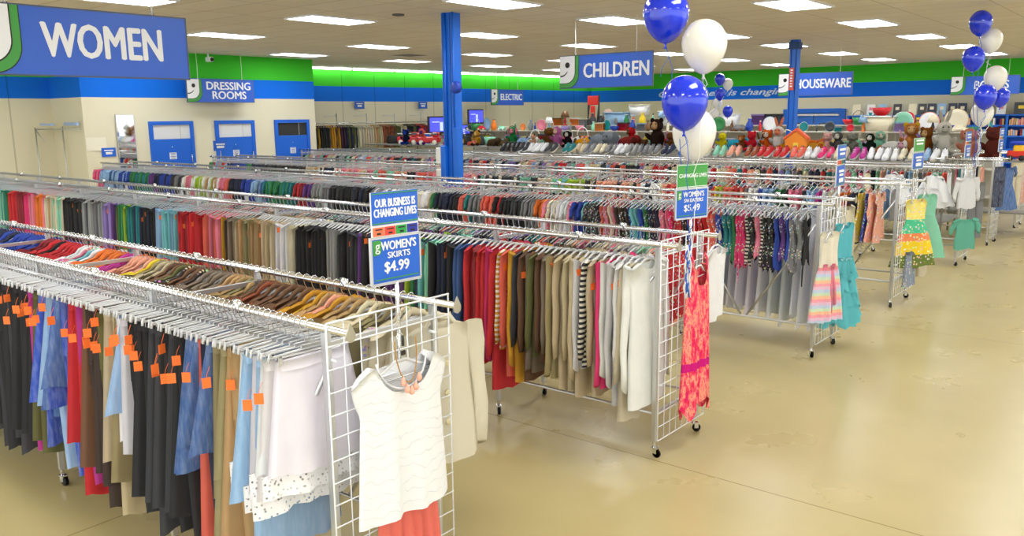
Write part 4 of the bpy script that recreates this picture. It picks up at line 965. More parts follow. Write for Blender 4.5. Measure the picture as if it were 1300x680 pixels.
for i, (x, z, c, lab) in enumerate([(-2.576, 3.478, 0, 'blue balloon topmost in the column before the books sign'), (-2.468, 3.243, 1, 'white balloon second from the top in the column before the books sign'),
                 (-2.628, 2.99, 0, 'blue balloon third from the top in the column before the books sign'), (-2.366, 2.714, 1, 'white balloon covering letters of the books sign'),
                 (-2.434, 2.452, 0, 'blue balloon second from the bottom in the column before the books sign'), (-2.495, 2.208, 1, 'white balloon lowest in the column, before the blue bookshelf')]):
    k2.append(balloon(x, 13.8 + (.12 if i % 2 else -.1), z, .152, BLUEB if c == 0 else WHITEB, lab, G2))
balloon(-2.30, 14.05, 2.44, .12, BLUEB, 'small blue balloon partly behind others, level with the books sign lower edge', G2)
ribbons(k2, (-2.5, 13.8, 1.4), 'pale ribbons tying the balloon column to the fifth rack', .04, .004)
G3 = 'distant balloons in front of the slogan wall'
k3 = []
for i, (x, z, c, lab) in enumerate([(-10.475, 3.173, 0, 'distant blue balloon topmost before the slogan'), (-10.307, 3.04, 1, 'distant white balloon beside the topmost one before the slogan'), (-10.46, 2.766, 0, 'distant blue balloon covering the slogan'),
                 (-10.593, 2.511, 1, 'distant white balloon just under the slogan'), (-10.6, 2.22, 1, 'distant white balloon lowest of its group'), (-10.28, 2.30, 0, 'distant blue balloon lowest of its group, beside a white one')]):
    k3.append(balloon(x, 22 + .15 * (i % 2), z, .14, BLUEB if c == 0 else WHITEB, lab, G3))
ribbons(k3, (-10.4, 20.55, 1.6), 'thin ribbons below the distant balloons', .04, .004)

# ================================================================== SHOE AND TOY SHELVES
GREY = mat('shelf_grey', hx('8c8b86'), .5, .3); 
def shelf_unit(name, label, cat, x0, x1, y0, y1, levels, m, posts=6, back=None):
    t = thing(name, label, cat, ((x0 + x1) / 2, (y0 + y1) / 2, 0)); w = x1 - x0; d = y1 - y0
    for i, (z, a0, a1) in enumerate(levels):
        b = MB(); b.box((0, (a0 + a1) / 2 - (y0 + y1) / 2, z - .012), (w, a1 - a0, .024)); b.build('shelf', m, t)
    for i in range(posts):
        x = -w / 2 + .03 + (w - .06) * i / (posts - 1)
        b = MB()
        for s in (-1, 1): b.box((x, s * (d / 2 - .02), levels[-1][0] / 2), (.03, .03, levels[-1][0]))
        b.build('upright', m, t)
    if back:
        b = MB(); b.box((0, d / 2 - .01, levels[-1][0] / 2), (w, .02, levels[-1][0])); b.build('back_panel', back, t)
    return t
shelf_unit('shoe_shelf', 'long grey stepped shelf holding shoes in front and soft toys behind', 'shelf', -18.6, -3.28, 15.72, 17.1, [(.35, 15.72, 17.1), (1.38, 15.72, 16.1), (1.48, 16.1, 17.1)], GREY, 9)
# shoes
def shoe_mb():
    sec = [(-.13, .030, .055, .030), (-.115, .036, .085, .042), (-.07, .038, .10, .05), (-.02, .040, .092, .048), (.03, .043, .066, .040), (.08, .045, .050, .032), (.12, .036, .040, .024), (.138, .018, .030, .012)]
    up = MB(); so = MB()
    vs = []; n = 8
    for y, w, h, r in sec:
        for k in range(n):
            a = PI * k / (n - 1); vs.append((w * math.cos(a), y, .02 + h * math.sin(a) ** .7))
    fs = [(i * n + k, i * n + k + 1, (i + 1) * n + k + 1, (i + 1) * n + k) for i in range(len(sec) - 1) for k in range(n - 1)] + [tuple(range(n)), tuple((len(sec) - 1) * n + k for k in range(n))]
    up.add(vs, fs)
    o = [(w * 1.1, y) for y, w, h, r in sec] + [(-w * 1.1, y) for y, w, h, r in sec[::-1]]
    so.prism([(x, y) for x, y in o], 'z', .024, 0)
    la = MB()
    for k in range(4): la.tube([(-.022, .0 + .018 * k, .108 - .013 * k), (.0, .004 + .018 * k, .117 - .014 * k), (.022, .0 + .018 * k, .108 - .013 * k)], .0035, 4)
    op = MB(); op.lathe([(.001, 0), (.024, 0), (.026, .006), (.001, .004)], 10, (0, -.075, .108), (1, 1.3))
    return up.mesh('upper'), so.mesh('sole', None, False), la.mesh('laces'), op.mesh('opening')
SHO = shoe_mb()
def paint(o, m):
    if not o.data.materials: o.data.materials.append(None)
    s = o.material_slots[0]; s.link = 'OBJECT'; s.material = m
def shoe(x, y, z, rz, c, sole, label, group, sc=1.0):
    t = thing('shoe', label, 'shoe', (x, y, z + .062), rz, group); t.scale = (sc, sc, sc); t.rotation_euler = (R(-24), 0, rz)
    u = link('upper', SHO[0], t, color=PAL.get(c, (1, 1, 1)) if isinstance(c, str) else c); paint(u, FAB['plain'])
    s = link('sole', SHO[1], t, color=sole); paint(s, FAB['plain'])
    l = link('laces', SHO[2], t, color=PAL['white']); paint(l, FAB['plain'])
    o = link('opening', SHO[3], t, color=PAL['charcoal']); paint(o, FAB['plain'])
shoe_pairs = []
def x_at(u): return {}.get(u, u)
for x, c in [(-14.4, 'black'), (-14.1, 'black'), (-13.8, 'charcoal'), (-13.5, 'white'), (-13.2, 'white'), (-12.9, 'charcoal'), (-12.35, 'teal'), (-12.0, 'beige'), (-11.72, 'grey'), (-11.4, 'cream'), (-11.08, 'grey'), (-10.8, 'white'), (-10.5, 'heather grey'),
             (-10.2, 'grey'), (-9.9, 'grey'), (-9.55, 'navy'), (-9.1, 'denim blue'), (-8.62, 'cream'), (-8.25, 'mint'), (-7.9, 'peach'), (-7.5, 'rust'), (-7.2, 'red'), (-6.85, 'red'), (-6.5, 'coral'), (-6.2, 'white'), (-5.9, 'hot pink'), (-5.6, 'cream'),
             (-5.25, 'magenta'), (-4.95, 'white'), (-4.65, 'white'), (-4.35, 'cream'), (-4.08, 'light blue'), (-3.78, 'white')]:
    shoe_pairs.append((x, c))
cc = {}
sc_tot = {}
for x, c in shoe_pairs: sc_tot[c] = sc_tot.get(c, 0) + 1
for x, c in shoe_pairs[::-1]:
    cc[c] = cc.get(c, 0) + 1
    for s in (-1, 1):
        lab = '%s shoe, %s of its pair, %s %s pair from the aisle along the shoe shelf' % (c, 'aisle side' if s > 0 else 'wall side', ordinal(cc[c]), c)
        lab = '%s shoe, %s one of the %s %s pair on the shoe shelf' % (c, 'aisle side' if s > 0 else 'wall side', ordinal(cc[c]), c)
        shoe(x * .912 + s * .072, 15.93, 1.38, R(180 + rng.uniform(-8, 8)), c, PAL[rng.choice(['white', 'cream', 'heather grey'])] if c != 'black' else PAL['charcoal'], lab, 'shoes along the shoe shelf', 1.18)

# soft toys
BALLM = MB().ball((0, 0, 0), 1, 14, 10).mesh('ball'); EYE = mat('toy_eye', (.01, .01, .01), .1)
FUR = mat('plush_fur', rough=1, spec=.05); nt, N, L, P = nodes(FUR); oi = N.new('ShaderNodeObjectInfo'); v = texco(nt)
L.new(mixc(nt, oi.outputs['Color'], (.75, .7, .66), ramp(nt, noise(nt, v, 8, 4, .8), [(.45, (0, 0, 0)), (.8, (.6, .6, .6))]), 'MULTIPLY'), P.inputs['Base Color']); bump(nt, noise(nt, v, 30, 4, .8), .9, .06)
def el(name, c, r, col, parent, rot=(0, 0, 0), m=None):
    o = link(name, BALLM, parent, c, rot, col); o.scale = r
    paint(o, m or FUR); return o
def plush(label, cat, x, y, z, s, col, col2=None, ears='round', pose='sit', face=None, rz=0, name='plush_toy', limbs=True, snout=True):
    t = thing(name, label, cat, (x, y, z), rz, 'soft toys piled behind the shoes'); col2 = col2 or col; face = face or col2
    if pose == 'sit':
        el('body', (0, 0, .42 * s), (.3 * s, .26 * s, .4 * s), col, t)
        hc = Vector((0, -.06 * s, .95 * s)); arms = [((q * .3 * s, -.14 * s, .5 * s), (.1 * s, .24 * s, .1 * s), (R(-35), 0, R(q * 20))) for q in (-1, 1)]; legs = [((q * .2 * s, -.3 * s, .12 * s), (.12 * s, .26 * s, .12 * s), (0, 0, R(q * 15))) for q in (-1, 1)]
    else:
        el('body', (0, 0, .3 * s), (.5 * s, .28 * s, .28 * s), col, t)
        hc = Vector((.55 * s, -.1 * s, .42 * s)); arms = [((q * .3 * s, -.25 * s, .12 * s), (.1 * s, .1 * s, .18 * s), (0, 0, 0)) for q in (-1, 1)]; legs = [((q * .32 * s, .1 * s, .12 * s), (.1 * s, .1 * s, .18 * s), (0, 0, 0)) for q in (-1, 1)]
    h = thing('head', None, None, hc); h.parent = t
    el('skull', (0, 0, 0), (.27 * s, .25 * s, .26 * s), col, h)
    if snout: el('muzzle', (0, -.2 * s, -.06 * s), (.13 * s, .12 * s, .1 * s), face, h)
    if face != col: el('face', (0, -.1 * s, 0), (.19 * s, .17 * s, .19 * s), face, h)
    for q in (-1, 1):
        el('eye', (q * .09 * s, -.24 * s, .06 * s), (.028 * s,) * 3, (0, 0, 0), h, m=EYE)
        if ears == 'round': el('ear', (q * .2 * s, 0, .2 * s), (.1 * s, .05 * s, .1 * s), col2, h)
        elif ears == 'long': el('ear', (q * .12 * s, .03 * s, .42 * s), (.07 * s, .04 * s, .3 * s), col2, h, (0, R(q * 18), 0))
        elif ears == 'flop': el('ear', (q * .27 * s, 0, 0), (.07 * s, .12 * s, .2 * s), col2, h)
        elif ears == 'big': el('ear', (q * .32 * s, .02 * s, .02 * s), (.2 * s, .04 * s, .24 * s), col2, h)
    if limbs:
        for a in arms: el('arm', a[0], a[1], col, t, a[2])
        for a in legs: el('leg', a[0], a[1], col2 if pose == 'sit' else col, t, a[2])
    return t
Z1 = 1.48; YT = 16.3
P_ = PAL
for a in [('golden spotted soft toy beside the big blue post', -15.75, .30, hx('c8902c'), hx('3a2a1a'), 'round', 'sit', hx('e6c07a')), ('dark brown fur toy lying between the blue post and black shoes', -15.1, .30, hx('5a4632'), None, 'flop', 'lie', None), ('shaggy olive brown soft toy lying flat, beside the dark brown fur toy', -14.75, .26, hx('75633f'), None, 'round', 'lie', None),
          ('small peach doll with brown hair above the black shoes', -13.7, .24, hx('efb893'), hx('6a4630'), 'round', 'sit', hx('f2c6a6')), ('shaggy brown dog toy beside the white haired doll', -13.2, .36, hx('7a5326'), None, 'flop', 'sit', None), ('white haired doll in purple beside the black puppy', -12.85, .38, hx('c56ba6'), hx('f2ede2'), 'round', 'sit', hx('f1c8ac')),
          ('black puppy toy above the yellow shirted doll', -12.6, .3, hx('1d1a1a'), None, 'flop', 'sit', hx('e8dfd0')), ('doll in a yellow shirt lying on its side', -12.2, .34, hx('f2a71e'), hx('3a6a9a'), 'round', 'lie', hx('f1c29c')),
          ('big grey elephant toy with a round back', -11.65, .52, hx('9098a2'), hx('7f868f'), 'big', 'lie', None), ('red and brown dinosaur toy with raised neck', -10.85, .42, hx('8e2f2a'), hx('6e2420'), 'none', 'lie', None), ('brown bear toy lying beside the red dinosaur', -10.55, .28, hx('6b4a2e'), None, 'round', 'lie', None),
          ('tall dark brown monkey toy with a tan face', -9.95, .50, hx('33221c'), hx('2a1b16'), 'round', 'sit', hx('d8a878')), ('small shaggy brown puppy toy beside the monkey', -9.6, .28, hx('7c4c22'), None, 'flop', 'sit', None), ('light brown bear toy with fair muzzle by the large white balloon', -9.2, .3, hx('b98a58'), None, 'round', 'sit', hx('e6cfa8')),
          ('royal blue toy with red feet beside the white balloon', -8.65, .36, hx('2450c0'), hx('d23024'), 'none', 'sit', None), ('turquoise bird toy above the white shoes', -8.05, .36, hx('35a8cc'), hx('8a4a2c'), 'none', 'lie', None), ('yellow round hat toy above the turquoise bird', -8.3, .28, hx('f2e01c'), None, 'none', 'sit', None), ('brown cub toy beside the turquoise bird', -7.85, .24, hx('9a5a2e'), None, 'round', 'sit', hx('e0a060')),
          ('bright red toy among the orange toys', -7.58, .30, hx('e02838'), None, 'round', 'sit', None), ('orange toy beside the bright red toy', -7.3, .32, hx('f06a1e'), None, 'round', 'sit', hx('f2e6da')), ('white bunny toy with tall pink ears', -7.05, .38, hx('ece6de'), hx('f0906a'), 'long', 'sit', None), ('yellow and orange duck toy above the red shoes', -6.95, .24, hx('f2a81e'), hx('e86820'), 'none', 'lie', None),
          ('orange and yellow striped toy beside the toy house', -6.3, .28, hx('f4b23c'), hx('e0702a'), 'round', 'lie', None), ('pale pink toy above the hot pink shoes', -6.0, .28, hx('f2b8b0'), None, 'round', 'sit', None), ('grey owl toy between pink toy and white bin', -5.75, .3, hx('5c5a56'), hx('3f3d3a'), 'none', 'sit', hx('d8d2c4')), ('grey mottled puppy toy in front of the white bin', -5.5, .28, hx('8f8d80'), None, 'flop', 'sit', None), ('black and white penguin toy wearing green', -5.1, .28, hx('1c2a20'), hx('2a7a4a'), 'none', 'sit', hx('f0ece2')),
          ('orange fish toy beside the penguin', -4.9, .24, hx('f08a3a'), None, 'none', 'lie', None), ('white unicorn toy lying with pink mane', -4.72, .36, hx('f2eee8'), hx('f2b6c8'), 'long', 'lie', None), ('caramel bear toy wearing a yellow cap', -4.38, .42, hx('c07a3c'), hx('e8b830'), 'round', 'sit', hx('e2b27a')), ('dark golden brown bear toy with fluffy face', -4.08, .36, hx('8a4f1c'), None, 'round', 'sit', hx('d8b078')),
          ('white rabbit toy with long grey ears lying back', -3.8, .44, hx('e6e2d4'), hx('c8c4b4'), 'long', 'sit', None)]:
    lab, x, s, c, c2, e, pose, face = a
    plush(lab, 'soft toy', x * .92, YT + rng.uniform(-.1, .1), Z1, s * 1.08, c, c2, e, pose, face, R(rng.uniform(-25, 25)))
TN = ['bear', 'rabbit', 'puppy', 'lamb', 'cub', 'doll']
used_lab = {}
for k in range(34):
    x = -14.2 + k * .318; c = rng.choice(['brown', 'tan', 'cream', 'pink', 'peach', 'orange', 'yellow', 'red', 'light blue', 'green', 'white', 'lavender', 'grey', 'mint']); w_ = rng.choice(TN)
    used_lab[c, w_] = used_lab.get((c, w_), 0) + 1
    plush('small %s %s toy in the back row, %s such from the big post' % (c, w_, ordinal(used_lab[c, w_])), 'soft toy', x, 16.68 + rng.uniform(-.03, .03), 1.48, rng.uniform(.26, .4), PAL[c], PAL[rng.choice(['cream', 'brown', 'pink', 'white'])], {'rabbit': 'long', 'puppy': 'flop', 'lamb': 'flop'}.get(w_, 'round'), rng.choice(['sit', 'lie', 'lie']), PAL['peach'] if w_ == 'doll' else None, R(rng.uniform(-30, 30)), limbs=True)
# lower toys on a table beyond the rack ends
for a in [('pink pig toy between the rabbit and the price sign', -3.35, .48, hx('ee9a80'), None, 'flop', 'sit', hx('f4b8a4')), ('big brown hippo toy with bulging white eyes', -2.95, .50, hx('7a3a30'), None, 'round', 'sit', None)]:
    lab, x, s, c, c2, e, pose, face = a
    plush(lab, 'soft toy', x, 17.75, 1.33, s, c, c2, e, pose, face, R(-10))
shelf_unit('toy_table', 'grey table under the pink pig and brown hippo toys', 'table', -3.58, -2.2, 17.45, 18.05, [(.4, 17.45, 18.05), (1.33, 17.45, 18.05)], GREY, 2)
t = thing('toy_truck', 'red and yellow toy truck with blue canopy beside the brown hippo', 'toy', (-2.55, 17.7, 1.33))
b = MB(); b.box((0, 0, .12), (.3, .18, .12), bev=.02); b.build('truck_bed', mat('toy_red', hx('e0301c'), .4), t)
b = MB(); b.box((.02, 0, .22), (.16, .16, .12), bev=.02); b.build('cab', mat('toy_yellow', hx('f6c11c'), .4), t)
b = MB(); b.box((.0, 0, .32), (.24, .2, .05), bev=.02); b.build('canopy', mat('toy_blue', hx('2448d0'), .4), t)
for s in (-1, 1):
    b = MB(); b.lathe([(.01, -.02), (.05, -.02), (.05, .02), (.01, .02)], 12); b.build('wheel', RUBBER, t, True, (s * .09, -.1, .05), (PI / 2, 0, 0))
t = thing('toy_house', 'orange and yellow toy house among the soft toys behind the thin blue post', 'toy', (-6.1, 16.3, Z1), R(10))
b = MB(); b.prism([(-.19, 0), (.19, 0), (.21, .24), (0, .4), (-.21, .24)], 'y', .2, -.1); b.build('house_body', mat('toy_orange', hx('f2901e'), .5), t)
b = MB(); b.prism([(-.23, .23), (0, .41), (.23, .23), (.23, .28), (0, .46), (-.23, .28)], 'y', .24, -.12); b.build('roof', mat('toy_roof', hx('e8602a'), .5), t)
b = MB(); b.box((0, -.11, .1), (.09, .02, .16)); b.build('door', mat('toy_door', hx('f6d84a'), .5), t)

# fire trucks and TVs on the left of the big post
def fire_truck(x, y, z, lab, rz):
    t = thing('toy_fire_truck', lab, 'toy', (x, y, z), rz)
    b = MB(); b.box((0, 0, .14), (.62, .22, .16), bev=.03); b.build('truck_body', mat('fire_red', hx('c8202a'), .35), t)
    b = MB(); b.box((.2, 0, .27), (.18, .2, .13), bev=.03); c = b.build('cab', mat('fire_red', (1, 0, 0)), t)
    b = MB(); b.box((.2, 0, .29), (.14, .21, .06), bev=.01); b.build('cab_window', mat('toy_glass', (.05, .06, .08), .1), c)
    b = MB()
    for s in (-1, 1): b.box((-.1, s * .04, .3), (.44, .015, .02))
    for k in range(7): b.box((-.28 + .06 * k, 0, .3), (.015, .09, .012))
    b.build('ladder', SWHITE, t)
    for s in (-.19, .19):
        for q in (-1, 1):
            b = MB(); b.lathe([(.01, -.02), (.065, -.02), (.065, .02), (.01, .02)], 12); w = b.build('wheel', mat('toy_wheel', hx('e8e2d4'), .5), t, True, (s, q * .11, .065), (PI / 2, 0, 0))
fire_truck(-17.0, 16.32, 1.48, 'red toy fire truck beside the blue framed sign, farther from the post', R(25)); fire_truck(-16.2, 16.32, 1.48, 'red toy fire truck with white ladder, nearer the large blue post', R(25))
def tv(x, y, z, w, h, lab, rz):
    t = thing('television', lab, 'television', (x, y, z), rz)
    b = MB(); b.box((0, 0, h / 2 + .06), (w, .07, h), bev=.012); b.build('casing', BLACKPL, t)
    b = MB(); b.box((0, -.038, h / 2 + .07), (w * .9, .006, h * .8)); b.build('screen', mat('tv_screen', hx('4a4fd8'), .2, emit=.9), t)
    b = MB(); b.box((.04 * w, -.043, h * .52), (w * .13, .004, h * .5)); b.box((-.2 * w, -.043, h * .78), (w * .3, .004, h * .05)); b.build('screen_picture', mat('tv_picture', hx('a9b6f4'), .3, emit=.9), t)
    b = MB(); b.box((0, 0, .05), (.08, .05, .1)); b.box((0, 0, .01), (w * .4, .2, .02), bev=.006); b.build('stand', BLACKPL, t)
tv(-19.3, 19.95, 1.62, 1.0, .56, 'wide television showing a blue picture beside the red coats', PI / 2 - .1)
tv(-19.2, 20.95, 1.55, .6, .34, 'small television with blue picture next to the wide television', PI / 2 - .1)
tv(-19.2, 21.6, 1.9, .7, .5, 'television with blue picture half hidden by the large blue post', PI / 2 - .1)
shelf_unit('television_stand', 'grey shelf carrying the televisions', 'shelf', -19.75, -18.8, 19.3, 22.1, [(.5, 19.3, 22.1), (1.55, 19.3, 22.1)], GREY, 2)
for q, lab, dx, dz in ((0, 'riser under the wide television', 19.95, .07),):
    b = MB(); b.box((-19.3, dx, 1.585), (.5, .6, .07)); tag(b.build('riser', GREY), 'low grey riser under the wide television', 'riser')
b = MB(); b.box((-19.2, 21.6, 1.725), (.5, .5, .35), bev=.01); tag(b.build('media_player', BLACKPL), 'black box carrying the half hidden television', 'electronics')

# coats on the back wall
t = thing('coat_rack', 'long wall-side rail holding a row of coats below the price signs', 'clothes rack', (-19.6, 17.4, 0), R(0))
b = MB(); b.tube([(0, -2.6, 2.07), (0, 2.3, 2.07)], .016, 6); b.build('hanging_rail', CHROME, t, True)
for k in range(5):
    b = MB(); y = -2.5 + 1.15 * k; b.tube([(-.12, y, 0), (-.12, y, 2.35)], .014, 5); b.tube([(-.12, y, 2.28), (-.12, y - .5, 2.28)], .01, 5); b.tube([(-.12, y, 2.07), (0, y, 2.07)], .01, 5); b.build('upright', STEEL, t, True)
CS = [('black', 'mustard', 'charcoal', 'black'), ('mustard', 'plum', 'rust'), ('black', 'olive', 'navy', 'black'), ('white', 'cream', 'cream'), ('tan', 'beige', 'cream'), ('rust', 'brown', 'tan'), ('beige', 'cream', 'olive'), ('black', 'charcoal', 'olive'), ('red', 'dark red', 'red')]
cc = {}
for k in range(50):
    y = 15.0 + .092 * k; grp = CS[min(8, k * 9 // 50)]; c = grp[rng.randrange(len(grp))]; cc[c] = cc.get(c, 0) + 1
    o = add_garment('jacket', k, tuple(q * rng.uniform(.85, 1.1) for q in PAL[c]), 'plain', (-19.6, y, 2.07), PI / 2 + R(rng.gauss(0, 4)), '%s coat, %s %s coat from the dressing rooms on the back wall rail' % (c, ordinal(cc[c]), c), 'coat', 'coats along the back wall rail', 'coat', parts=True)
for x, y, z, lab in ((-20.25, 17.4, 2.5, 'small blue sign on the back wall above the white coats'), (-20.0, 19.9, 2.5, 'small blue sign on the back wall above the red coats')):
    t = thing('wall_sign', lab, 'sign', (x, y, z), PI / 2 - .09)
    b = MB(); b.box((0, 0, .1), (.36, .02, .22)); b.build('board', SBLUE2, t)
    b = MB(); b.box((0, -.013, .15), (.24, .003, .03)); b.box((0, -.013, .08), (.16, .003, .06)); b.build('white_print', SWHITE, t)
t = thing('price_sign', 'blue framed sign standing before the tan coats', 'price sign', (-16.9, 16.9, 0), PI / 2 + R(10))
b = MB(); b.tube([(0, 0, 0.0), (0, 0, 1.52)], .012, 6); b.build('pole', STEEL, t, True)
b = MB(); b.box((0, 0, 1.62), (.36, .02, .26)); b.build('board', SBLUE2, t)
b = MB(); b.box((0, -.013, 1.66), (.26, .003, .03)); b.box((0, -.013, 1.59), (.18, .003, .06)); b.build('white_print', SWHITE, t)
# bags and toys below the coats
for lab, x, y, s, c, c2, pose in [('dark blue quilted bag below the black coats', -18.6, 17.7, .34, 'navy', 'royal blue', 'sit'), ('purple and coral plush bag beside the dark blue bag', -17.9, 17.7, .36, 'coral', 'purple', 'sit'), ('pink flower cushion below the white coats', -16.9, 17.8, .38, 'hot pink', 'magenta', 'sit'), ('yellow flower cushion below the pink flower cushion', -16.4, 17.6, .24, 'yellow', 'mustard', 'lie'), ('orange soft toy beside the yellow flower cushion', -15.98, 17.7, .2, 'coral', 'peach', 'lie')]:
    plush(lab, 'soft toy', x * .915, y - 1.45, Z1, s, PAL[c], PAL[c2], 'round', pose, None, R(20))
HB = MB(); HB.lathe([(.001, 0), (.15, .0), (.18, .05), (.15, .2), (.1, .24), (.001, .24)], 14, (0, 0, 0), (1, .5)); HBM = HB.mesh('handbag')
HS = MB(); HS.tube([(.1 * math.cos(a), 0, .22 + .12 * math.sin(a)) for a in [PI * k / 8 for k in range(9)]], .01, 5); HSM = HS.mesh('strap')
for k, (x, c) in enumerate([(-19.1, 'black'), (-18.3, 'dark brown'), (-19.5, 'black'), (-18.7, 'olive'), (-16.4, 'black'), (-15.9, 'charcoal')]):
    o = link('handbag', HBM, None, (x * .93, 16.75, Z1), (0, 0, R(k * 9)), PAL[c]); paint(o, FAB['plain']); tag(o, '%s handbag on the toy shelf, %s bag from the dressing rooms end' % (c, ordinal(k + 1)), 'handbag', 'handbags on the toy shelf')
    s = link('strap', HSM, o, color=PAL[c]); paint(s, FAB['plain'])

# ================================================================== HOUSEWARES
shelf_unit('houseware_shelf', 'long white shelving of housewares behind the soft toys', 'shelf', -18.6, -3.3, 20.2, 20.9, [(.4, 20.2, 20.9), (1.0, 20.2, 20.9), (1.78, 20.2, 20.9)], mat('shelf_white', hx('c9c6bb'), .5), 8, mat('shelf_back', hx('b8b4a8'), .6))
shelf_unit('houseware_shelf', 'shelving of baskets and boxes farther back, before the slogan wall', 'shelf', -17.5, -5.2, 23.6, 24.3, [(.4, 23.6, 24.3), (1.0, 23.6, 24.3), (1.88, 23.6, 24.3)], mat('shelf_white', (1, 1, 1)), 8, mat('shelf_back', (1, 1, 1)))
def hm_(mb, nm): return mb.mesh(nm)
HW = {}
HW['vase'] = [('vase', MB().lathe([(.001, 0), (.05, 0), (.08, .08), (.07, .16), (.03, .22), (.04, .27), (.034, .27), (.02, .22)], 16)), ('rim', MB().lathe([(.03, .268), (.044, .268), (.044, .28), (.03, .28)], 16))]
HW['bowl'] = [('bowl', MB().lathe([(.001, 0), (.05, 0), (.1, .05), (.13, .12), (.122, .12), (.09, .055), (.001, .02)], 18)), ('foot_ring', MB().lathe([(.03, -.0), (.055, 0), (.055, .012), (.03, .012)], 16))]
pl_ = MB().lathe([(.001, 0), (.09, 0), (.17, .03), (.168, .037), (.09, .012), (.001, .01)], 22); pl_.v = [(x, -z, y + .165) for x, y, z in pl_.v]
pr_ = MB().tube([(.165 * math.cos(a), -.033, .165 + .165 * math.sin(a)) for a in [PI * k / 10 for k in range(20)]], .006, 4, closed=True)
HW['plate'] = [('plate', pl_), ('plate_rim', pr_)]
bn = MB(); bn.prism([(-.16, 0), (.16, 0), (.2, .22), (.185, .22), (.15, .015), (-.15, .015), (-.185, .22), (-.2, .22)], 'y', .26, -.13); bn.box((0, .125, .11), (.34, .01, .2)); bn.box((0, -.125, .11), (.34, .01, .2))
HW['storage_bin'] = [('bin', bn), ('bin_rim', MB().box((0, -.14, .215), (.42, .02, .02)).box((0, .14, .215), (.42, .02, .02)).box((.2, 0, .215), (.02, .3, .02)).box((-.2, 0, .215), (.02, .3, .02)))]
bk = MB().lathe([(.001, 0), (.1, 0), (.14, .18), (.132, .18), (.094, .01)], 16); HW['basket'] = [('basket', bk), ('basket_handle', MB().tube([(.135 * math.cos(a), 0, .17 + .17 * math.sin(a)) for a in [PI * k / 10 for k in range(11)]], .008, 5))]
HW['bottle'] = [('bottle', MB().lathe([(.001, 0), (.035, 0), (.038, .02), (.036, .14), (.014, .19), (.013, .23), (.001, .23)], 12)), ('bottle_cap', MB().lathe([(.001, .225), (.018, .225), (.018, .255), (.001, .255)], 10))]
HW['box'] = [('box', MB().box((0, 0, .09), (.28, .2, .18), bev=.006)), ('box_lid', MB().box((0, 0, .185), (.29, .21, .03), bev=.006))]
HW['table_lamp'] = [('lamp', MB().lathe([(.001, 0), (.07, 0), (.07, .015), (.02, .03), (.04, .1), (.02, .18), (.012, .24), (.001, .24)], 14)), ('lamp_shade', MB().lathe([(.12, .2), (.07, .36), (.066, .36), (.115, .2)], 16))]
HW['toy_car'] = [('toy_car', MB().prism([(-.16, .03), (.16, .03), (.16, .08), (.1, .09), (.06, .14), (-.07, .14), (-.11, .09), (-.16, .08)], 'y', .12, -.06)), ('car_wheels', MB().tube([(-.09, -.07, .035), (-.09, .07, .035)], .035, 10).tube([(.09, -.07, .035), (.09, .07, .035)], .035, 10))]
HW['clock'] = [('clock', (lambda m_: (setattr(m_, 'v', [(x, -z, y + .12) for x, y, z in m_.v]), m_)[1])(MB().lathe([(.001, 0), (.12, 0), (.12, .03), (.1, .03), (.1, .02), (.001, .02)], 18))), ('clock_hands', MB().box((0, -.024, .15), (.008, .004, .07)).box((.025, -.024, .12), (.05, .004, .008)))]
HWM = {k: [(nm, mb.mesh(nm)) for nm, mb in v_] for k, v_ in HW.items()}
GL = mat('glazed', rough=.3, spec=.5); nt, N, L, P = nodes(GL); oi = N.new('ShaderNodeObjectInfo'); L.new(oi.outputs['Color'], P.inputs['Base Color'])
def ware(kind, x, y, z, col, col2, label, group, s=1.0, rz=0):
    (n0, m0), (n1, m1) = HWM[kind]
    o = link(kind, m0, None, (x, y, z), (0, 0, rz), col); o.scale = (s, s, s); paint(o, GL); tag(o, label, kind.replace('_', ' '), group)
    c = link(n1, m1, o, color=col2); paint(c, GL); return o
WC = ['white', 'cream', 'light blue', 'mint', 'pink', 'tan', 'brown', 'red', 'green', 'yellow', 'orange', 'royal blue', 'teal', 'charcoal', 'grey', 'lavender']
cntw = {}
def ware_row(x0, x1, y, z, step, kinds, where, grp, sc=(1.0, 1.3), cols=WC, skip=None):
    x = x0
    while x < x1:
        kd = kinds[rng.randrange(len(kinds))]; c = cols[rng.randrange(len(cols))]; kk = (kd, c, where); cntw[kk] = cntw.get(kk, 0) + 1
        s = rng.uniform(*sc) * (.6 if skip and skip[0] < x < skip[1] else 1)
        ware(kd, x, y + rng.uniform(-.08, .08), z, PAL[c], PAL[rng.choice(['white', 'cream', 'charcoal', 'brown', 'light blue'])], '%s %s, %s such from the back wall end %s' % (c, kd.replace('_', ' '), ordinal(cntw[kk]), where), grp, s, R(rng.uniform(-15, 15)))
        x += step * rng.uniform(.8, 1.2)
KS = ['vase', 'bowl', 'plate', 'box', 'bottle', 'basket', 'toy_car', 'table_lamp', 'clock', 'bottle', 'bowl']
ware_row(-18.4, -3.45, 20.4, 1.78, .27, KS, 'on the front houseware shelf', 'small wares on the front houseware shelf', (.9, 1.25), skip=(-8.1, -6.3))
ware_row(-17.3, -12.4, 23.8, 1.88, .34, ['bottle', 'bottle', 'vase', 'box', 'table_lamp'], 'on the rear houseware shelf', 'small wares on the rear houseware shelf', (1.1, 1.5))
ware_row(-7.5, -5.5, 23.8, 1.88, .3, ['plate', 'bowl', 'basket', 'box', 'vase', 'storage_bin'], 'on the rear houseware shelf', 'small wares on the rear houseware shelf', (1.0, 1.4))
ware_row(-14.9, -3.5, 16.95, 1.48, .36, ['toy_car', 'box', 'bowl', 'basket', 'clock'], 'behind the soft toys', 'toys and boxes behind the soft toys', (1.1, 1.5), ['pink', 'light blue', 'yellow', 'red', 'purple', 'orange', 'white', 'mint', 'hot pink'])
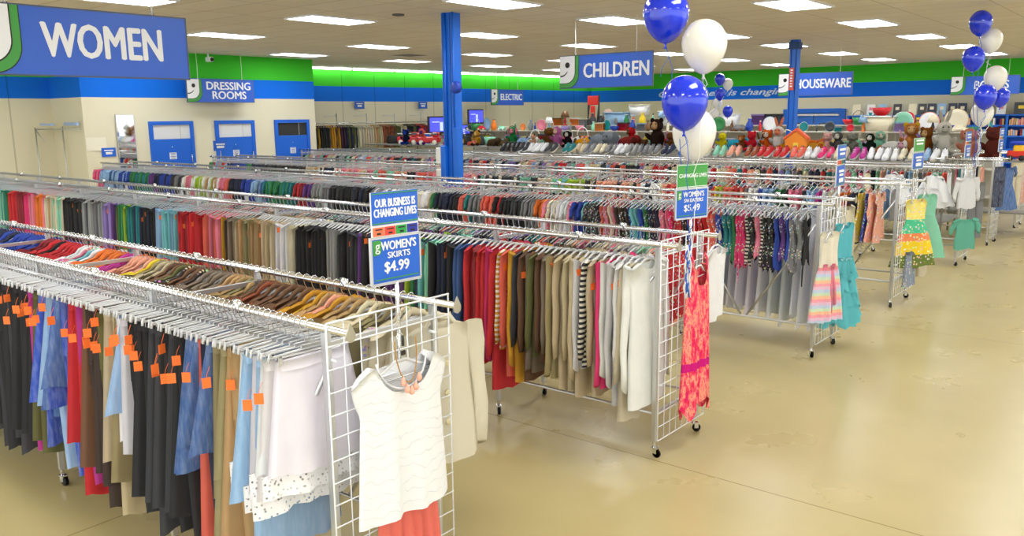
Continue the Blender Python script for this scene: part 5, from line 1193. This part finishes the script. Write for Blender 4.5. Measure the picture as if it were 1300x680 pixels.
for kd, x, y, z, c, c2, lab, s in [('storage_bin', -15.0, 23.95, 1.88, 'light blue', 'light blue', 'pale blue storage bin on the rear shelf beside the red folding chair', 1.9), ('storage_bin', -14.2, 24.0, 2.2, 'white', 'cream', 'white storage bin standing high beside the lattice basket', 1.5), ('storage_bin', -13.0, 24.0, 1.88, 'white', 'cream', 'large white laundry basket before the corner of the slogan wall', 2.0),
                                  ('bowl', -5.75, 20.55, 2.12, 'red', 'dark red', 'big red bowl on top of the white bin', 1.7), ('storage_bin', -5.75, 20.5, 1.78, 'cream', 'white', 'white storage bin under the big red bowl', 1.6), ('plate', -5.3, 20.7, 1.78, 'mint', 'white', 'pale green plate standing beside the big red bowl', 1.35), ('plate', -4.75, 20.7, 1.78, 'white', 'orange', 'white plate with orange rim', 1.3), ('plate', -4.2, 20.7, 1.78, 'cream', 'tan', 'large cream plate near the caramel bear', 1.5),
                                  ('storage_bin', -11.8, 24.0, 1.88, 'heather grey', 'white', 'clear grey storage bin behind the monkey toy', 1.7), ('storage_bin', -11.1, 24.0, 1.88, 'white', 'white', 'clear white storage bin just past the monkey toy', 1.5), ('box', -10.1, 24.0, 1.88, 'purple', 'lavender', 'purple box on the black stand by the double doors', 1.6), ('box', -9.7, 24.0, 1.88, 'charcoal', 'black', 'black box on the rear shelf by the double doors', 1.6)]:
    ware(kd, x, y, z, PAL[c], PAL[c2], lab, None, s)
t = thing('folding_chair', 'red and black folding chair standing upright above the dolls', 'chair', (-15.9, 23.85, 1.88), R(-6))
b = MB()
for s in (-1, 1): b.tube([(s * .25, 0, 0), (s * .2, .05, 1.0)], .03, 6); b.tube([(s * .2, -.05, 0), (s * .24, .03, .9)], .025, 6)
b.build('frame', mat('chair_black', (.05, .05, .055), .5), t, True)
b = MB(); b.box((0, -.02, .82), (.46, .04, .3), bev=.015); b.build('backrest', mat('chair_red', hx('d8281c'), .6), t)
b = MB(); b.box((0, -.03, .42), (.2, .03, .45), bev=.01); b.build('seat', mat('chair_red', (1, 0, 0)), t)
b = MB(); b.lathe([(.001, 0), (.2, 0), (.2, .03), (.001, .03)], 22); b.v = [(x, -z, y * 1.35 + .28) for x, y, z in b.v]; o = b.build('oval_board', mat('board_pink', hx('dcb8ac'), .5), None, True, (-15.35, 23.9, 1.88)); tag(o, 'pale pink oval board beside the red folding chair', 'board')

# bookshelf
t = thing('bookshelf', 'long blue bookshelf along the slogan wall under the books sign', 'bookshelf', (0, 28.6, 0)); BX0, BX1 = -8.97, -1.4
for z in (2.09, 1.78, 1.47, 1.1, .7, .3):
    b = MB(); b.box(((BX0 + BX1) / 2, 0, z), (BX1 - BX0, .42, .045)); b.build('shelf', PBLUE, t)
for k in range(6):
    b = MB(); x = BX0 + (BX1 - BX0) * k / 5; b.box((x, 0, 1.05), (.06, .44, 2.12)); b.build('divider', PBLUE, t)
b = MB(); b.box(((BX0 + BX1) / 2, .2, 1.05), (BX1 - BX0, .02, 2.1)); b.build('back_panel', PBLUE, t)
cb = MB(); cb.box((0, 0, 0), (.24, .035, .34)); CBM = cb.mesh('book', None, False); cv = MB(); cv.box((0, -.019, .03), (.11, .004, .09)); CVM = cv.mesh('cover_picture', None, False)
pg = MB(); pg.box((0, 0, 0), (.235, .027, .332)); 
BC = ['black', 'charcoal', 'dark brown', 'cream', 'tan', 'grey', 'white', 'light blue', 'dark red', 'pink', 'navy']
xs = [-8.75, -8.3, -7.95, -7.5, -7.05, -6.78, -6.5, -6.22, -5.92, -5.65, -5.2, -4.93, -4.62, -4.1, -3.2, -2.75, -2.3, -1.85]
cn = {}
for i, x in enumerate(xs):
    c = BC[rng.randrange(len(BC))]; c = {13: 'yellow', 10: 'pink', 12: 'white'}.get(i, c); w = 1.6 if i == 13 else 1
    cn[c] = cn.get(c, 0) + 1
    o = link('book', CBM, None, (x, 28.5, 2.285), (R(-5), 0, 0), PAL['charcoal'] if i == 13 else PAL[c]); o.scale = (w, 1, 1); paint(o, GL)
    tag(o, '%s book standing on top of the blue bookshelf, %s such from the doors' % (c, ordinal(cn[c])), 'book', 'books displayed on top of the blue bookshelf')
    d = link('cover_picture', CVM, o, color=PAL[{'black': 'tan', 'yellow': 'yellow', 'white': 'pink'}.get(c, 'cream')]); paint(d, GL)
sp_ = MB(); sp_.box((0, 0, .1), (.036, .17, .2)); SPM = sp_.mesh('book', None, False)
cn = {}
for lv, z in (('upper', 1.803), ('second', 1.493)):
    x = BX0 + .12
    while x < -3.2:
        if rng.random() < .82 and all(abs(x - (BX0 + (BX1 - BX0) * k / 5)) > .07 for k in range(6)):
            c = rng.choice(['cream', 'tan', 'white', 'pink', 'peach', 'light blue', 'brown', 'dark red', 'beige', 'grey']); cn[c, lv] = cn.get((c, lv), 0) + 1
            o = link('book', SPM, None, (x, 28.5, z), (0, 0, 0), PAL[c]); o.scale = (1.3, 1, rng.uniform(.75, 1.05)); paint(o, GL)
            tag(o, '%s book, %s such from the doors on the %s shelf of the blue bookshelf' % (c, ordinal(cn[c, lv]), lv), 'book', 'books on the %s shelf of the blue bookshelf' % lv)
        x += .06
t = thing('potted_plant', 'green and brown artificial plant beside the balloon column', 'plant', (-2.75, 22.5, 0))
b = MB(); b.lathe([(.001, 0), (.14, 0), (.18, 1.5), (.17, 1.5), (.001, 1.4)], 14); b.build('pot_stand', mat('pot_brown', hx('7a5a3a'), .7), t, True)
b = MB()
for k in range(60):
    a = rng.uniform(0, 6.3); e = rng.uniform(.1, 1.2); l = rng.uniform(.35, .75); d = Vector((math.cos(a) * math.cos(e), math.sin(a) * math.cos(e), math.sin(e))); s_ = d.cross(Vector((0, 0, 1))).normalized() * .03; p0 = Vector((0, 0, 1.45))
    b.add([p0, p0 + d * l * .5 + s_, p0 + d * l - Vector((0, 0, .1)), p0 + d * l * .5 - s_], [(0, 1, 2, 3)])
b.build('leaves', mat('leaf_green', hx('5d7a2c'), .6), t)

# ================================================================== LEFT CORNER
t = thing('wall_mirror', 'narrow tall mirror on the wall beside the first blue door', 'mirror', (-18.17, 8.97, 1.35), PI / 2)
b = MB(); b.box((0, 0, .4), (.4, .012, 1.2)); b.build('mirror_glass', mat('mirror', (.8, .82, .82), .03, 1.0), t)
b = MB()
for s in (-1, 1): b.box((s * .2, -.004, .4), (.012, .02, 1.21)); b.box((0, -.004, .4 + s * .6), (.41, .02, .012))
b.build('mirror_edge', STEEL, t)
b = MB(); b.box((0, 0, 0), (.006, .42, .28)); o = b.build('wall_notice', mat('paper_white', hx('efe9d6'), .8), None, False, (-18.19, 8.32, 1.74)); tag(o, 'white paper notice on the wall near the niche corner', 'notice')
t = thing('wall_sign', 'small blue sign on the wall under the white notice', 'sign', (-18.18, 8.56, 1.46), PI / 2)
b = MB(); b.box((0, 0, .1), (.3, .012, .19)); b.build('board', SBLUE2, t)
b = MB(); b.box((0, -.008, .14), (.2, .003, .025)); b.box((0, -.008, .08), (.14, .003, .05)); b.build('white_print', SWHITE, t)
t = thing('wall_rail', 'chrome garment rail frame standing in the corner niche', 'clothes rack', (-19.0, 7.9, 0))
b = MB(); b.tube([(-.5, -.25, 0), (-.5, -.25, 2.1)], .016, 6); b.tube([(.0, .1, 0), (.0, .1, 2.12)], .016, 6); b.tube([(-.5, -.25, 2.06), (.75, .12, 2.06)], .014, 6); b.tube([(-.5, -.25, 2.06), (-.1, -.25, 1.8)], .01, 6); b.build('frame', STEEL, t, True)
b = MB(); b.box((-.25, -.1, 2.16), (.5, .1, .05)); b.box((.45, .1, 2.17), (.6, .05, .07)); b.build('sign_holder', mat('holder_blue', hx('9fb6dc'), .4), t)
# ================================================================== CAMERA AND LIGHT
cam = bpy.data.cameras.new('camera'); co = bpy.data.objects.new('camera', cam); COL.objects.link(co)
cam.sensor_width = 36; cam.lens = 36 * 1059 / 1300; cam.clip_end = 100
ax = [Vector((.775313, .631477, -.011197)), Vector((-.105258, .146674, .983569)), Vector((.622744, -.761395, .180186))]
mw = Matrix.Identity(4)
for i in range(3):
    for j in range(3): mw[j][i] = ax[i][j]
mw[2][3] = 2.25
co.matrix_world = mw; SC.camera = co
w = bpy.data.worlds.new('world'); SC.world = w; w.use_nodes = True
w.node_tree.nodes['Background'].inputs[0].default_value = (.93, .97, 1, 1); w.node_tree.nodes['Background'].inputs[1].default_value = 1.5
SC.view_settings.view_transform = 'Standard'; SC.view_settings.look = 'None'; SC.view_settings.gamma = 1; SC.view_settings.use_curve_mapping = False
SC.view_settings.exposure = 0.45
